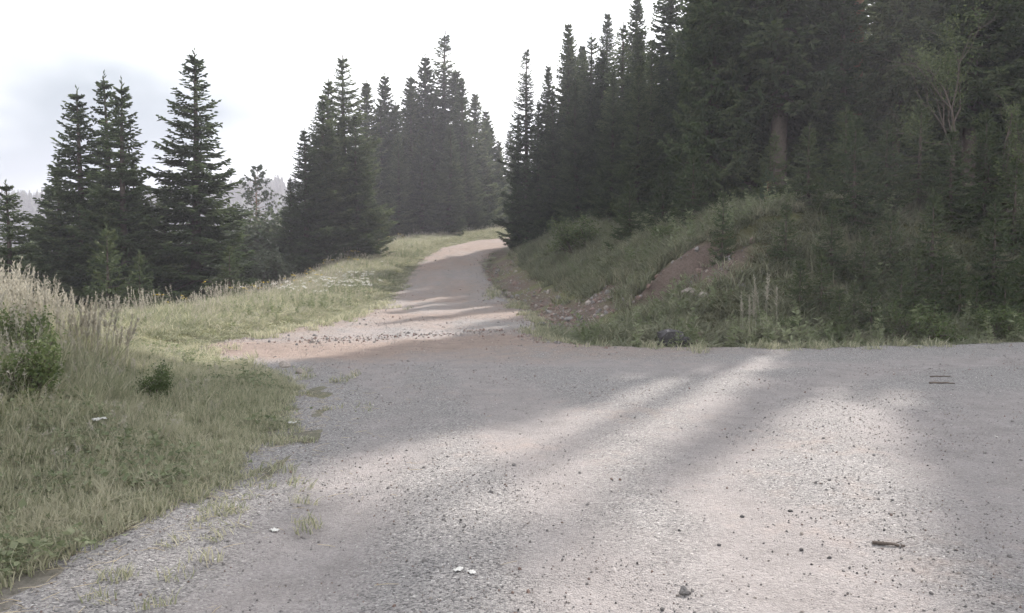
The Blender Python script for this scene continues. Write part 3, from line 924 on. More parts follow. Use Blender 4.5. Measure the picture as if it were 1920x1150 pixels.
# ------------------------------------------------------------------ scattered stuff (geometry nodes on a point cloud mesh)
def scatter_group(name, protos):
    col = bpy.data.collections.new(name)
    for i, me in enumerate(protos):
        o = bpy.data.objects.new('%s_%02d' % (name, i), me)
        col.objects.link(o)
    g = bpy.data.node_groups.new(name, 'GeometryNodeTree')
    g.interface.new_socket('Geometry', in_out='INPUT', socket_type='NodeSocketGeometry')
    g.interface.new_socket('Geometry', in_out='OUTPUT', socket_type='NodeSocketGeometry')
    N = g.nodes.new
    gi, go, ip, ci = N('NodeGroupInput'), N('NodeGroupOutput'), N('GeometryNodeInstanceOnPoints'), N('GeometryNodeCollectionInfo')
    ci.inputs['Collection'].default_value = col
    ci.inputs['Separate Children'].default_value = True
    ci.inputs['Reset Children'].default_value = True
    def na(nm, ty):
        n_ = N('GeometryNodeInputNamedAttribute'); n_.data_type = ty; n_.inputs[0].default_value = nm
        return n_.outputs[0]
    e2r = N('FunctionNodeEulerToRotation')
    L_ = g.links.new
    L_(na('rot', 'FLOAT_VECTOR'), e2r.inputs[0])
    L_(gi.outputs[0], ip.inputs['Points'])
    L_(ci.outputs[0], ip.inputs['Instance'])
    ip.inputs['Pick Instance'].default_value = True
    L_(na('idx', 'INT'), ip.inputs['Instance Index'])
    L_(e2r.outputs[0], ip.inputs['Rotation'])
    L_(na('scl', 'FLOAT_VECTOR'), ip.inputs['Scale'])
    L_(ip.outputs[0], go.inputs[0])
    return g

def scatter(name, protos, P, rot, scl, label, cat):
    n = len(P)
    me = bpy.data.meshes.new(name)
    me.vertices.add(n)
    me.vertices.foreach_set('co', np.asarray(P, np.float32).ravel())
    for nm, ty, arr in (('rot', 'FLOAT_VECTOR', rot), ('scl', 'FLOAT_VECTOR', scl)):
        a = me.attributes.new(nm, ty, 'POINT'); a.data.foreach_set('vector', np.asarray(arr, np.float32).ravel())
    a = me.attributes.new('idx', 'INT', 'POINT'); a.data.foreach_set('value', RNG.integers(0, len(protos), n).astype(np.int32))
    o = link(name, me)
    md = o.modifiers.new('scatter', 'NODES')
    md.node_group = scatter_group(name + '_scatter', protos)
    tag(o, label, cat, kind='stuff')
    return o

def blade_tuft(seed, n=24, h=1.0, spread=0.10, bend=0.5, w=0.010, mat='grass', seeds=0, dry=0.25):
    """blades of unit height rooted around the origin; optional seed heads on stalks"""
    rng = np.random.default_rng(seed)
    V, F4, F3, T_ = [], [], [], []
    o = 0
    for i in range(n):
        a = rng.uniform(0, 6.28); r = spread * math.sqrt(rng.random())
        p = np.array([math.cos(a) * r, math.sin(a) * r, -0.02])
        hh = h * rng.uniform(0.45, 1.05)
        b = rng.uniform(0, 6.28); bd = bend * rng.uniform(0.15, 1.0) * hh
        dirv = np.array([math.cos(b), math.sin(b), 0])
        sd_ = np.array([-math.sin(b), math.cos(b), 0])
        tw = rng.uniform(-0.8, 0.8)
        sd_ = sd_ * math.cos(tw) + dirv * math.sin(tw)
        ww = w * rng.uniform(0.7, 1.3)
        for s_, wf in ((0, 1), (0.4, 0.9), (0.75, 0.6)):
            c = p + np.array([0, 0, hh * (s_ - 0.18 * s_ * s_ * bend)]) + dirv * bd * s_ * s_
            V += [c - sd_ * ww * wf / 2, c + sd_ * ww * wf / 2]
        V.append(p + np.array([0, 0, hh * (1 - 0.22 * bend)]) + dirv * bd)
        F4 += [(o, o + 1, o + 3, o + 2), (o + 2, o + 3, o + 5, o + 4)]
        F3.append((o + 4, o + 5, o + 6))
        tv = 0.85 if rng.random() < dry else rng.uniform(0.1, 0.6)
        T_ += [tv] * 7
        o += 7
    me = mesh('tuft', np.array(V), [np.array(F4), np.array(F3)], M[mat], False, {'tint': T_})
    if seeds:
        parts = []
        for i in range(seeds):
            a = rng.uniform(0, 6.28); r = spread * rng.random()
            p = np.array([math.cos(a) * r, math.sin(a) * r, 0])
            b = rng.uniform(0, 6.28); l = rng.uniform(0.02, 0.22) * h
            top = p + np.array([math.cos(b) * l, math.sin(b) * l, h * rng.uniform(1.05, 1.4)])
            parts.append(tube([p, (p + top) / 2 + np.array([0, 0, 0.05 * h]), top], [0.003 * 1, 0.0025, 0.002], 3))
            k = 14
            f = rng.uniform(0.78, 1.03, k)[:, None]
            PP = p + (top - p) * f
            DD = (top - p) + rng.normal(0, 0.42, (k, 3)) * h
            parts.append(kites(PP, DD, np.full(k, 0.07 * h), np.full(k, 0.014), rng, False))
        Vs, Fs = merge(parts)
        n0 = len(me.vertices)
        allV = np.concatenate([np.array(V), Vs])
        me2 = mesh('seed_tuft', allV, [np.array(F4), np.array(F3), Fs + n0], M[mat], False, {'tint': np.concatenate([T_, rng.uniform(0.2, 0.9, len(Vs))])})
        me2.materials.append(M['seed'])
        mi = np.zeros(len(me2.polygons), np.int32); mi[-len(Fs):] = 1
        me2.polygons.foreach_set('material_index', mi)
        return me2
    return me

def weed_proto(seed, h=0.5, n=16, mat='weed', leaf=0.09, flower=None):
    rng = np.random.default_rng(seed)
    parts = [tube([(0, 0, -0.02), (0.02 * h, 0.01, h * 0.5), (0.05 * h, 0.02, h)], [0.005, 0.004, 0.002], 4)]
    t_ = rng.uniform(0.08, 1, n)
    P = np.stack([0.05 * h * t_ ** 2, 0.02 * t_, h * t_], -1)
    a = rng.uniform(0, 6.28, n)
    D = np.stack([np.cos(a), np.sin(a), rng.uniform(-0.1, 0.7, n)], -1)
    L = leaf * rng.uniform(0.7, 1.4, n) * (1.25 - 0.7 * t_)
    parts.append(kites(P, D, L, L * 0.38, rng, False))
    nf = 0
    if flower:
        k = 16
        c = np.array([0.05 * h, 0.02, h])
        PF = c + rng.normal(0, 0.035, (k, 3)) * np.array([1, 1, 0.35])
        fv = leaf_quads(PF, rng.normal(0, 0.4, (k, 3)) + np.array([0, 0, 1.0]), np.full(k, 0.028), np.full(k, 0.028), rng)
        parts.append(fv); nf = len(fv[1])
    V, F = merge(parts)
    me = mesh('weed', V, F, M[mat], False, {'tint': rng.uniform(0.1, 0.9, len(V))})
    if flower:
        me.materials.append(M[flower])
        mi = np.zeros(len(me.polygons), np.int32); mi[-nf:] = 1
        me.polygons.foreach_set('material_index', mi)
    return me

def sample(x0, x1, y0, y1, n, keepfn):
    x = RNG.uniform(x0, x1, n); y = RNG.uniform(y0, y1, n)
    zn = zones(x, y)
    out = ~zn[4]
    dd = np.minimum(np.minimum(zn[0], zn[1]), zn[2])
    right = zn[0] <= np.minimum(zn[1], zn[2])
    k = out & keepfn(x, y, dd, right, zn[2] < zn[1])
    z = ground(x, y, zn)
    return x[k], y[k], z[k], dd[k]

def rots(n, tilt=0.12):
    return np.stack([RNG.normal(0, tilt, n), RNG.normal(0, tilt, n), RNG.uniform(0, 6.28, n)], -1)

TF = [blade_tuft(200 + i, 34, 1.0, 0.5, 0.55, 0.036, dry=0.4) for i in range(6)]                         # short turf: unit height, scaled down
TG = [blade_tuft(220 + i, 30, 1.0, 0.20, 0.6, 0.015, dry=0.38) for i in range(6)]
TS = [blade_tuft(240 + i, 20, 1.0, 0.14, 0.55, 0.014, seeds=3, dry=0.35) for i in range(4)]
TB = [blade_tuft(260 + i, 26, 1.0, 0.22, 0.85, 0.030, mat='grass_bank', dry=0.2) for i in range(5)]

# short turf along the near left edge
x, y, z, d = sample(-9, -1.6, 1.5, 17, 34000, lambda x, y, d, r, tg: (~r) & tg & (d < 5.5) & (RNG.random(len(x)) < np.clip(0.5 + d * 0.8, 0, 1) * np.clip(2.6 * fbm(x, y, 1.5, 81, 4) - 0.6, 0.25, 1)))
hh = 0.05 + 0.06 * np.clip(d, 0, 3) + 0.05 * RNG.random(len(x))
scatter('turf_grass', TF, np.stack([x, y, z], -1), rots(len(x)), np.stack([np.full(len(x), .20), np.full(len(x), .20), hh * RNG.uniform(.7, 1.5, len(x))], -1),
        'short dry turf fringing the gravel in the near corner', 'grass')
x = RNG.uniform(-7, 14, 60000); y = 2 * (40 / 2) ** RNG.random(60000)
zn = zones(x, y)
d = np.minimum(np.minimum(zn[1], zn[2]), zn[0])
k = zn[4] & (RNG.random(len(x)) < np.exp(-d / 0.22) * sstep(fbm(x, y, 1.8, 99, 3), 0.42, 0.6))
x, y = x[k], y[k]
z = ground(x, y, tuple(a[k] for a in zn))
scatter('edge_tufts', TF, np.stack([x, y, z], -1), rots(len(x), 0.2), np.stack([0.14 + 0.012 * y, 0.14 + 0.012 * y, RNG.uniform(0.04, 0.12, len(x)) * np.interp(y, [8, 16, 40], [1, 2.2, 2.6])], -1), 'sparse grass tufts creeping onto the gravel edge', 'grass')
# taller meadow grass
x, y, z, d = sample(-14, -2.4, 2.5, 17.5, 15000, lambda x, y, d, r, tg: (~r) & tg & (d > 0.7) & (RNG.random(len(x)) < sstep(d, 0.5, 2.6)))
hh = (0.14 + 0.52 * sstep(d, 0.8, 3.8)) * RNG.uniform(.6, 1.3, len(x)) * (0.2 + 1.6 * fbm(x, y, 1.1, 83, 3))
scatter('meadow_grass', TG, np.stack([x, y, z], -1), rots(len(x)), np.stack([0.55 + 0 * x, 0.55 + 0 * x, hh], -1), 'green meadow grass covering the near grass tongue', 'grass')
x, y, z, d = sample(-15, -2.6, 3.0, 16, 5000, lambda x, y, d, r, tg: (~r) & tg & (d > 0.8) & (RNG.random(len(x)) < 0.12 + sstep(d, 1.6, 3.6)))
hh = (0.22 + 0.58 * sstep(d, 1.0, 4.0)) * RNG.uniform(.7, 1.2, len(x))
scatter('seeding_grass', TS, np.stack([x, y, z], -1), rots(len(x), 0.16), np.stack([0.8 + 0 * x, 0.8 + 0 * x, hh], -1), 'tall pale seeding grass on the hump beside the road', 'grass')
# flattened dry thatch and low clover-like leaves in the tongue
TH = [blade_tuft(280 + i, 26, 1.0, 0.3, 0.9, 0.018, dry=0.95) for i in range(3)]
x, y, z, d = sample(-9, -1.8, 2.2, 15, 5200, lambda x, y, d, r, tg: (~r) & tg & (d < 4.5) & (fbm(x, y, 1.1, 105, 3) > 0.47))
scatter('thatch', TH, np.stack([x, y, z + 0.02], -1), np.stack([RNG.normal(0, .9, len(x)), RNG.normal(0, .9, len(x)), RNG.uniform(0, 6.28, len(x))], -1), np.repeat(RNG.uniform(0.10, 0.26, len(x))[:, None], 3, 1), 'flattened dry thatch lying in the near grass', 'grass')
def clover(seed):
    rng = np.random.default_rng(seed)
    k = 60
    P_ = np.stack([rng.normal(0, .11, k), rng.normal(0, .11, k), rng.uniform(.02, .10, k)], -1)
    V, F = leaf_quads(P_, rng.normal(0, .45, (k, 3)) + np.array([0, 0, 1.0]), rng.uniform(.02, .045, k), rng.uniform(.018, .035, k), rng)
    return mesh('clover', V, F, M['weed'], False, {'tint': np.repeat(rng.uniform(0, 1, k), 4)})
CL = [clover(290 + i) for i in range(4)]
x, y, z, d = sample(-9, -1.8, 2.2, 16, 1600, lambda x, y, d, r, tg: (~r) & tg & (d < 4.5) & (d > 0.1) & (fbm(x, y, 1.4, 107, 3) > 0.5))
scatter('clover', CL, np.stack([x, y, z + 0.01 * RNG.random(len(x))], -1), rots(len(x), 0.1), np.repeat(RNG.uniform(0.7, 1.6, len(x))[:, None], 3, 1), 'low clover-like leaves matted into the near turf', 'weeds')
# verge of the hill road
x, y, z, d = sample(-14, 0, 16, 92, 30000, lambda x, y, d, r, tg: (~r) & (~tg) & (d < 7) & (RNG.random(len(x)) < np.clip(0.35 + d, 0, 1)))
hh = (0.09 + 0.42 * sstep(d, 0.5, 3.2)) * RNG.uniform(.65, 1.3, len(x)) * (0.6 + 0.8 * fbm(x, y, 0.5, 85, 3))
scatter('verge_grass', TG[:5] + TS[:1], np.stack([x, y, z], -1), rots(len(x)), np.stack([0.9 + 0 * x, 0.9 + 0 * x, hh], -1), 'sunlit grass verge on the downhill side of the hill road', 'grass')
# bank and its foot
def bank_keep(x, y, d, r, tg):
    scar = scar_at(x, y)
    ft = np.exp(-((d - 1.1) / 1.2) ** 2) * sstep(y, 18.5, 21)
    p = np.where(ft > 0.35, 0.12, np.where(scar > 0.5, 0.32, 1.0)) * np.clip(0.4 + d, 0, 1) * (1 - 0.85 * np.clip(scar * 1.2, 0, 1)) * (1 - 0.97 * ft) * (1 - 0.75 * sstep(d, 8, 14))
    return r & (d < 20) & (RNG.random(len(x)) < p) & (np.hypot((x - 3.4) / 1.2, y - 16.35) > 0.55)
x, y, z, d = sample(-3, 26, 15.5, 80, 60000, bank_keep)
hh = (0.15 + 0.28 * sstep(d, 0.2, 2.2)) * RNG.uniform(.5, 1.4, len(x)) * (0.15 + 1.7 * fbm(x, y, 0.9, 87, 3))
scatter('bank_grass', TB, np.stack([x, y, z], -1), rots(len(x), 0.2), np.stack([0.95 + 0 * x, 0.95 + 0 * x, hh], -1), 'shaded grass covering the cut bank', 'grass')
# weeds
WD = [weed_proto(300 + i, 0.32 + 0.05 * i, 34, leaf=0.085) for i in range(5)]
x, y, z, d = sample(-13, 22, 3.5, 60, 60000, lambda x, y, d, r, tg: (d < 12) & (d > 0.5) & ~(r & (y > 18.5) & (d < 2.6)) & ~(r & (scar_at(x, y) > 0.2)) & (fbm(x, y, 0.8, 91, 3) > np.where(tg & ~r, 0.43, 0.48)) & (RNG.random(len(x)) < np.where(r, 0.6, np.where(tg, 0.05 + 0.55 * sstep(d, 1.2, 3.0), 0.2))))
scatter('leafy_weeds', WD, np.stack([x, y, z], -1), rots(len(x), 0.25), np.repeat((RNG.uniform(0.4, 1.2, len(x)) * np.where((x > 0) & (RNG.random(len(x)) < .3), 1.7, 1))[:, None], 3, 1), 'broad-leaved weeds among the grass on verges and bank', 'weeds')
WF = [weed_proto(320 + i, 0.55, 12, flower='petal') for i in range(3)]
x, y, z, d = sample(-10.5, -5, 26, 46, 500, lambda x, y, d, r, tg: (~r) & (~tg) & (d > 0.5) & (d < 4.5) & (np.exp(-(((x + 7.4) / 1.5) ** 2 + ((y - 34) / 5.0) ** 2)) > RNG.random(len(x))))
scatter('white_flowers', WF, np.stack([x, y, z], -1), rots(len(x)), np.repeat(RNG.uniform(0.9, 1.4, len(x))[:, None], 3, 1), 'patch of white flowers on the sunlit verge', 'flowers')
WY = [weed_proto(330 + i, 0.8, 12, flower='petal_y') for i in range(3)]
x, y, z, d = sample(-11, -6, 22, 60, 130, lambda x, y, d, r, tg: (~r) & (~tg) & (d > 2.4) & (d < 5.5))
scatter('yellow_flowers', WY, np.stack([x, y, z], -1), rots(len(x)), np.repeat(RNG.uniform(0.8, 1.2, len(x))[:, None], 3, 1), 'dull yellow flowers along the verge crest', 'flowers')

# ------------------------------------------------------------------ stones
def stone_mesh(seed, mat, sub=1, flat=0.7, jag=0.25):
    import bmesh
    rng = np.random.default_rng(seed)
    bm = bmesh.new()
    bmesh.ops.create_icosphere(bm, subdivisions=sub, radius=0.5)
    cuts = [unit(rng.normal(size=3)) for _ in range(9)]
    lim = rng.uniform(0.26, 0.44, 9)
    for v in bm.verts:
        p = np.array(v.co)
        for c, l in zip(cuts, lim):
            e = p @ c - l
            if e > 0:
                p = p - c * e * 0.9
        p += rng.normal(0, jag * 0.05, 3)
        p[2] *= flat
        v.co = p
    me = bpy.data.meshes.new('stone')
    bm.to_mesh(me); bm.free()
    me.materials.append(M[mat])
    return me

def peb_points(n, x0, x1, y0, y1, p):
    x = RNG.uniform(x0, x1, n); y = y0 * (y1 / y0) ** RNG.random(n)
    zn = zones(x, y)
    d = np.minimum(np.minimum(zn[0], zn[1]), zn[2])
    k = (zn[4] | (d < 0.8)) & (RNG.random(n) < p(x, y, d))
    x, y = x[k], y[k]
    return x, y, road_h(x, y), d[k]
PBm = [stone_mesh(400 + i, m_, 1) for i, m_ in enumerate(['stone_mid', 'stone_mid', 'rock_red', 'stone_mid', 'stone_mid', 'stone_mid', 'rock_pale', 'stone_pale', 'stone_mid'])]
x, y, z, d = peb_points(120000, -6, 12, 2.2, 26, lambda x, y, d: 0.25 + 0.75 * sstep(fbm(x, y, 0.8, 95, 3), 0.42, 0.62) + 0.5 * np.exp(-d / 0.6))
s = np.exp(RNG.normal(-4.75, 0.45, len(x))) * (0.85 + y * 0.035)
scatter('gravel', PBm, np.stack([x, y, z + s * 0.06], -1), RNG.uniform(0, 6.28, (len(x), 3)), np.repeat(s[:, None], 3, 1) * RNG.uniform(0.7, 1.3, (len(x), 3)), 'loose grey gravel chips lying on the road', 'gravel')
PBd = [stone_mesh(420 + i, 'stone_dark', 1, 0.8) for i in range(4)]
x, y, z, d = peb_points(350, -0.6, 5, 2.6, 9, lambda x, y, d: sstep(fbm(x, y, 0.7, 97, 3), 0.4, 0.65))
s = np.exp(RNG.normal(-4.35, 0.33, len(x)))
scatter('dark_chips', PBd, np.stack([x, y, z + s * 0.12], -1), RNG.uniform(0, 6.28, (len(x), 3)), np.repeat(s[:, None], 3, 1), 'dark stone chips sprinkled over the pale near gravel', 'gravel')
# rubble heaped in the middle of the side road and along the ditch
PBr = [stone_mesh(430 + i, m_, 1, 0.75) for i, m_ in enumerate(['stone_mid', 'rock_red', 'stone_mid', 'rock_red', 'rock_pale'])]
x, y, z, d = peb_points(14000, -7, 2, 15, 60, lambda x, y, d: np.clip(1.3 * np.exp(-(dist_line(x, y, np.array([(-4.4, 17.0), (-2.5, 18.6), (-0.6, 19.6)])) / 0.55) ** 2) + 0.7 * np.exp(-d / 0.4) * (x > -3) + 0.5 * np.exp(-d / 0.3) + 0.10 * sstep(y, 20, 24) * (fbm(x, y, 0.7, 111, 3) > 0.5), 0, 1))
s = np.exp(RNG.normal(-3.1, 0.4, len(x)))
scatter('rubble', PBr, np.stack([x, y, z + s * 0.12], -1), RNG.uniform(0, 6.28, (len(x), 3)), np.repeat(s[:, None], 3, 1), 'coarse rubble strewn where the side track meets the hill road', 'rubble')
x, y, z, d = sample(-2.6, 9, 17.5, 50, 15000, lambda x, y, d, r, tg: r & (d < 6.5) & (RNG.random(len(x)) < np.clip(0.8 * np.exp(-((d - 1.1) / 1.0) ** 2) * sstep(y, 18.5, 21) + 0.9 * scar_at(x, y), 0, 1)))
s = np.exp(RNG.normal(-2.75, 0.6, len(x)))
scatter('bank_rubble', PBr, np.stack([x, y, z + s * 0.1], -1), RNG.uniform(0, 6.28, (len(x), 3)), np.repeat(s[:, None], 3, 1), 'loose stones on the red earth of the bank and its foot', 'rubble')

def flat_at(px, py):
    D = EYE * 1500 / (py - 500)
    return col_x(px, D), D

def stone(name, px, py, D, size, mat, label, seed, sub=3, flat=0.7, group=None, on_road=False, scl=(1, 1, 1), sink=0.2):
    x_ = col_x(px, D)
    o = link(name, stone_mesh(seed, mat, sub, flat, 0.3))
    o.scale = tuple(size * k for k in scl)
    o.rotation_euler = (0, 0, seed * 1.3)
    o.location = (x_, D, r1(x_, D) + size * flat * (0.36 - sink) * scl[2])
    tag(o, label, 'rock' if size > 0.2 else 'stone', group)
    for p_ in o.data.polygons:
        p_.use_smooth = False
    return o

x_, D_ = flat_at(1290, 1120)
stone('loose_stone', 1290, 1120, D_, 0.075, 'stone_mid', 'fist-sized grey stone lying on the gravel at the bottom of the photo', 501, 2, on_road=True)
for i, (px, py, sz, lb) in enumerate([(1398, 968, .035, 'small dark stone above the bottom grey stone on the pale gravel'), (1490, 961, .038, 'small dark stone level with the other, nearer the stick'),
                                      (1355, 1024, .028, 'tiny dark stone just above the fist-sized grey stone'), (1513, 1032, .03, 'tiny dark stone between the fist-sized stone and the thick stick'),
                                      (1566, 1048, .03, 'tiny dark stone left of the thick stick')]):
    x_, D_ = flat_at(px, py)
    stone('loose_stone', px, py, D_, sz, 'stone_dark', lb, 511 + i, 2, on_road=True, group='dark stones on the pale gravel')
for i, (px, py, sz, lb) in enumerate([(531, 690, .22, 'pale stone at the tip of the grass tongue, the outer one'), (562, 700, .17, 'pale stone at the tip of the grass tongue, nearer the gravel')]):
    x_, D_ = flat_at(px, py)
    stone('pale_stone', px, py, D_, sz, 'rock_pale', lb, 521 + i)
# the boulder at the foot of the bank
stone('boulder', 1254, 610, 16.75, 0.72, 'rock_dark', 'dark fractured boulder with white lichen at the foot of the bank', 536, 2, 0.8, scl=(1.0, 0.8, 1.0), sink=0.02)
stone('boulder', 1284, 610, 16.85, 0.5, 'rock_dark', 'smaller dark rock broken off beside the fractured boulder', 537, 2, 0.7, scl=(1.2, 0.8, 0.9), sink=0.05)
stone('bank_rock', 1240, 620, 16.5, 0.26, 'rock_red', 'reddish stone lying in front of the fractured boulder', 538, 2, 0.6)
stone('bank_rock', 1306, 605, 16.9, 0.34, 'rock_red', 'reddish stone at the far side of the broken-off dark rock', 539, 2, 0.6)
stone('bank_rock', 1300, 590, 17.7, 0.55, 'rock_red', 'reddish slab leaning behind the dark boulder', 532, 3, 0.5)
stone('bank_rock', 1292, 470, 20.6, 0.45, 'rock_pale', 'pale rock sticking out of the scar high on the bank', 533, 3)
stone('bank_rock', 1318, 498, 20.0, 0.36, 'rock_pale', 'smaller pale rock below the one high in the scar', 534, 3)
stone('bank_rock', 1225, 455, 22.5, 0.3, 'rock_red', 'reddish rock in the scar left of the pale rocks', 535, 3)
for i, (px, D, sz, lb) in enumerate([(1068, 25, .38, 'flat grey rock at the bank foot, first of the three by the ditch'), (1042, 27, .32, 'reddish rock at the bank foot, middle of the three by the ditch'), (1030, 29.5, .3, 'grey rock at the bank foot, farthest of the three by the ditch')]):
    stone('bank_rock', px, 560, D, sz, 'rock_red' if i == 1 else 'stone_mid', lb, 541 + i, 3, 0.5, group='rocks along the ditch')
for i, (px, D, sz, lb) in enumerate([(1018, 21.5, .34, 'dark angular stone at the ditch mouth'), (1030, 20.8, .24, 'smaller dark stone beside the angular one at the ditch mouth')]):
    stone('ditch_stone', px, 600, D, sz, 'stone_dark', lb, 551 + i, 2)

# ------------------------------------------------------------------ sticks, scraps, straw
def stick(px, py, length, rz, r_, label, seed):
    x_, D = flat_at(px, py)
    rng = np.random.default_rng(seed)
    n = 7
    pts = np.stack([np.linspace(-.5, .5, n) * length, rng.normal(0, 0.012 * length, n), np.abs(rng.normal(0, 0.004, n))], -1)
    V, F = tube(pts, r_ * np.linspace(1, 0.6, n) * rng.uniform(.85, 1.15, n), 7)
    tw, tf = tube([pts[4], pts[4] + np.array([0.05, 0.05, 0.008])], [r_ * .5, r_ * .2], 4)
    V, F = merge([(V, F), (tw, tf)])
    o = link('stick', mesh('stick', V, F, M['wood_grey'], True))
    o.location = (x_, D, r1(x_, D) + r_ * 0.7)
    o.rotation_euler = (0, 0, rz)
    tag(o, label, 'stick', 'sticks on the gravel')
stick(1678, 1033, 0.17, -0.35, 0.011, 'short thick stick lying on the gravel near the bottom right', 601)
stick(1772, 721, 0.33, -0.1, 0.014, 'thin dark stick on the gravel, the nearer of the two side by side', 602)
stick(1768, 708, 0.30, 0.05, 0.012, 'thin dark stick on the gravel, the farther of the two side by side', 603)
def scrap(px, py, size, label, seed, z=0.001):
    rng = np.random.default_rng(seed)
    x_, D = flat_at(px, py)
    n = 6
    X, Y = np.meshgrid(np.linspace(-.5, .5, n), np.linspace(-.5, .5, n))
    Z = (rng.random((n, n)) * 0.25 + 0.05) * size
    X = X * (1 + 0.2 * rng.normal(size=(n, n)) * 0.3); Y = Y * (0.7 + 0.2 * rng.normal(size=(n, n)) * 0.3)
    i = np.arange(n * n).reshape(n, n)
    F = np.stack([i[:-1, :-1], i[:-1, 1:], i[1:, 1:], i[1:, :-1]], -1).reshape(-1, 4)
    o = link('paper_scrap', mesh('scrap', np.stack([X.ravel() * size, Y.ravel() * size, Z.ravel()], -1), F, M['paper'], True))
    o.location = (x_, D, r1(x_, D) + z)
    o.rotation_euler = (0, 0, rng.uniform(0, 3))
    md = o.modifiers.new('t', 'SOLIDIFY'); md.thickness = 0.002
    tag(o, label, 'litter', 'white scraps')
scrap(857, 1081, 0.05, 'crumpled white scrap on the gravel, left of the pair at the bottom', 611)
scrap(883, 1085, 0.048, 'crumpled white scrap on the gravel, right of the pair at the bottom', 612)
scrap(507, 997, 0.055, 'white scrap on the grey gravel between the pair and the grass', 613)
scrap(178, 845, 0.10, 'white crumpled scrap lying in the short grass of the near tongue', 614, 0.10)
scrap(543, 801, 0.09, 'white scrap at the grass edge near the tip of the tongue', 615, 0.02)
# dry straw on the gravel edge
st = [mesh('straw', *tube([(-.5, 0, 0), (0, .03, .02), (.5, 0, 0)], [0.012, 0.014, 0.008], 3), M['straw'], True)]
x, y, z, d = peb_points(9000, -3.2, 0, 2.4, 11, lambda x, y, d: np.exp(-d / 0.45) * 0.5)
scatter('dry_straw', st, np.stack([x, y, z + 0.006], -1), np.stack([RNG.normal(0, .1, len(x)), RNG.normal(0, .1, len(x)), RNG.uniform(0, 6.28, len(x))], -1), np.repeat(RNG.uniform(0.03, 0.13, len(x))[:, None], 3, 1), 'dry straw bits scattered along the gravel edge', 'straw')

# ------------------------------------------------------------------ reed grass and tall weeds
def reed(px, D, n, h, spread, lean, label, seed):
    rng = np.random.default_rng(seed)
    x_ = col_x(px, D)
    o = empty('reed_grass', (x_, D, g1(x_, D)))
    tag(o, label, 'reed grass', 'clumps of plumed reed grass', 'thing')
    st_, pl = [], []
    for i in range(n):
        p = np.array([rng.normal(0, spread), rng.normal(0, spread), -0.03])
        hh = h * rng.uniform(0.7, 1.05)
        l = lean + rng.normal(0, 0.08)
        top = p + np.array([l * hh, rng.normal(0, 0.06) * hh, hh])
        mid = (p + top) / 2 - np.array([l * hh * 0.15, 0, 0])
        V, F = tube([p, mid, top], [0.006, 0.005, 0.003], 4)
        s_ = link('stem', mesh('stem', V, F, M['seed'], True, {'tint': np.full(len(V), 0.5)}), o)
        k = 46
        f = rng.uniform(0.62, 1.02, k)
        PP = mid + (top - mid) * ((f - 0.5) * 2)[:, None]
        DD = unit(top - mid) + rng.normal(0, 0.42, (k, 3))
        V, F = kites(PP, DD, rng.uniform(0.05, 0.10, k) * h * (1.1 - 0.6 * (f - .62) / .4), np.full(k, 0.013), rng, True)
        link('plume', mesh('plume', V, F, M['seed'], False, {'tint': rng.uniform(.2, .9, len(V))}), s_)
    k = 40
    me_ = blade_tuft(seed + 1, k, h * 0.62, spread * 1.6, 0.8, 0.014, 'grass')
    link('leaves', me_, o)
reed(1410, 17.0, 6, 1.15, 0.14, 0.05, 'pale plumed reed grass clump, the lower of the pair beside the road edge', 701)
reed(1438, 17.2, 5, 1.35, 0.12, 0.03, 'pale plumed reed grass clump, the taller of the pair beside the road edge', 702)
reed(196, 9.4, 6, 1.0, 0.10, 0.10, 'plumed reed grass leaning towards the road against the dark spruces', 703)
reed(232, 9.8, 5, 0.75, 0.10, 0.14, 'shorter plumed reed grass beside the leaning one', 704)
for i, px in enumerate([12, 40, 78, 120, 150]):
    reed(px, 8.6 + 0.25 * i, 7, 0.95 - 0.03 * i, 0.16, 0.02, ['plumed reed grass at the photo edge on the hump', 'plumed reed grass second from the photo edge on the hump', 'plumed reed grass in the middle of the hump',
         'plumed reed grass just left of the leaning clump, farther one', 'plumed reed grass nearest the leaning clump on the hump'][i], 710 + i)

def tall_weed(px, D, h, label, seed):
    x_ = col_x(px, D)
    rng = np.random.default_rng(seed)
    o = empty('tall_weed', (x_, D, g1(x_, D)))
    tag(o, label, 'weed')
    V, F = tube([(0, 0, -.03), (.01, 0, h * .5), (0.02, 0.01, h)], [.008, .006, .003], 5)
    link('stem', mesh('stem', V, F, M['weed'], True, {'tint': np.full(len(V), .4)}), o)
    n = 46
    t_ = rng.uniform(0.1, 1, n); a = rng.uniform(0, 6.28, n)
    V, F = kites(np.stack([.02 * t_, 0 * t_, h * t_], -1), np.stack([np.cos(a), np.sin(a), rng.uniform(.1, .9, n)], -1), 0.17 * (1.2 - .8 * t_), 0.05 * (1.2 - .6 * t_), rng, False)
    link('leaves', mesh('leaves', V, F, M['weed'], False, {'tint': rng.uniform(.5, 1, len(V))}), o)
tall_weed(1650, 16.9, 0.95, 'single tall upright weed at the road edge under the dark slope', 721)
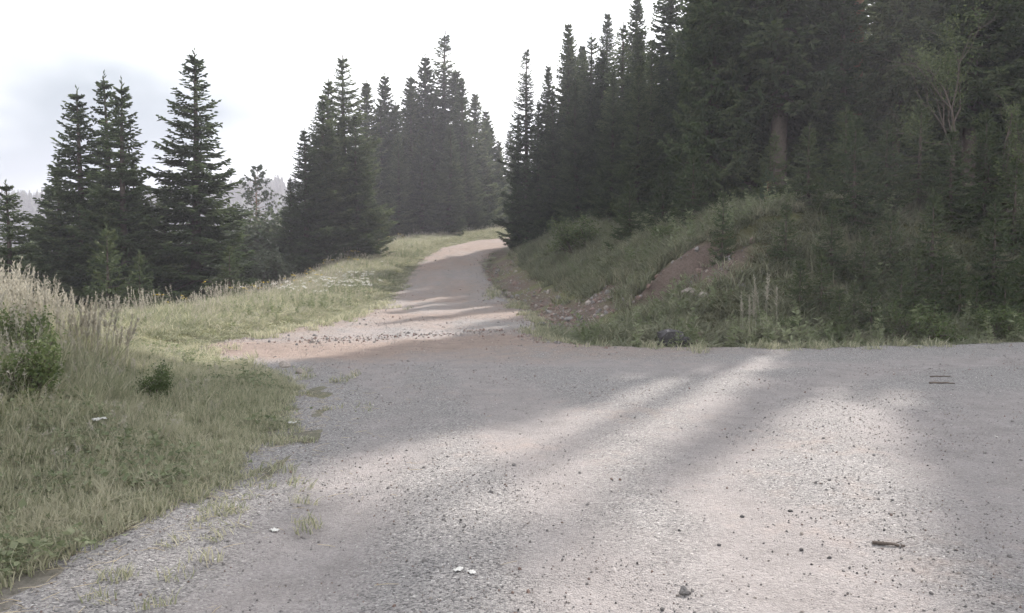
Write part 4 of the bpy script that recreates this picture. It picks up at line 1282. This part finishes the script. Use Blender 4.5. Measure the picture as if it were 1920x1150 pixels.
tall_weed(1612, 16.9, 0.45, 'low upright weed left of the single tall one', 722)

# ------------------------------------------------------------------ far wood on the hills
FC = []
for i in range(3):
    rng = np.random.default_rng(800 + i)
    k = 170
    t_ = rng.random(k) ** 0.7
    a = rng.uniform(0, 6.28, k)
    P_ = np.stack([0 * t_, 0 * t_, 0.05 + 0.93 * (1 - t_)], -1)
    D_ = np.stack([np.cos(a), np.sin(a), rng.uniform(-.5, -.1, k)], -1)
    V, F = kites(P_, D_, 0.22 * t_ + 0.02, 0.05 + 0.05 * t_, rng, True)
    FC.append(mesh('far_spruce', V, F, M['needle_edge'], False, {'tint': np.full(len(V), .4)}))
n = 9000
x = RNG.uniform(-560, 200, n); y = RNG.uniform(320, 520, n)
s = RNG.uniform(6, 10.5, n)
scatter('forest', FC, np.stack([x, y, hill_z(x, y) - 0.5], -1), rots(n, 0.02), np.stack([s, s, s], -1), 'far-off spruce forest on the hazy hills', 'forest')

# ------------------------------------------------------------------ haze
def haze(density):  # distance haze, its volume also imitating the lens flare veil on dark trees
    x0, x1, y0, y1, z0, z1 = -1450, 1450, -320, 1550, -75, 64
    V = [(x0, y0, z0), (x1, y0, z0), (x1, y1, z0), (x0, y1, z0), (x0, y0, z1), (x1, y0, z1), (x1, y1, z1), (x0, y1, z1)]
    F = [(0, 3, 2, 1), (4, 5, 6, 7), (0, 1, 5, 4), (1, 2, 6, 5), (2, 3, 7, 6), (3, 0, 4, 7)]
    m = bpy.data.materials.new('haze_air')
    m.use_nodes = True
    t_ = m.node_tree
    t_.nodes.clear()
    o_ = t_.nodes.new('ShaderNodeOutputMaterial')
    v = t_.nodes.new('ShaderNodeVolumePrincipled')
    v.inputs['Color'].default_value = (0.90, 0.89, 1.0, 1)
    v.inputs['Density'].default_value = density
    v.inputs['Anisotropy'].default_value = 0.35
    t_.links.new(v.outputs[0], o_.inputs['Volume'])
    o = link('haze', mesh('haze', np.array(V), np.array(F), m))
    tag(o, 'thin haze in the air, also standing in for lens veil over the trees', 'haze', kind='stuff')
haze(0.00092)
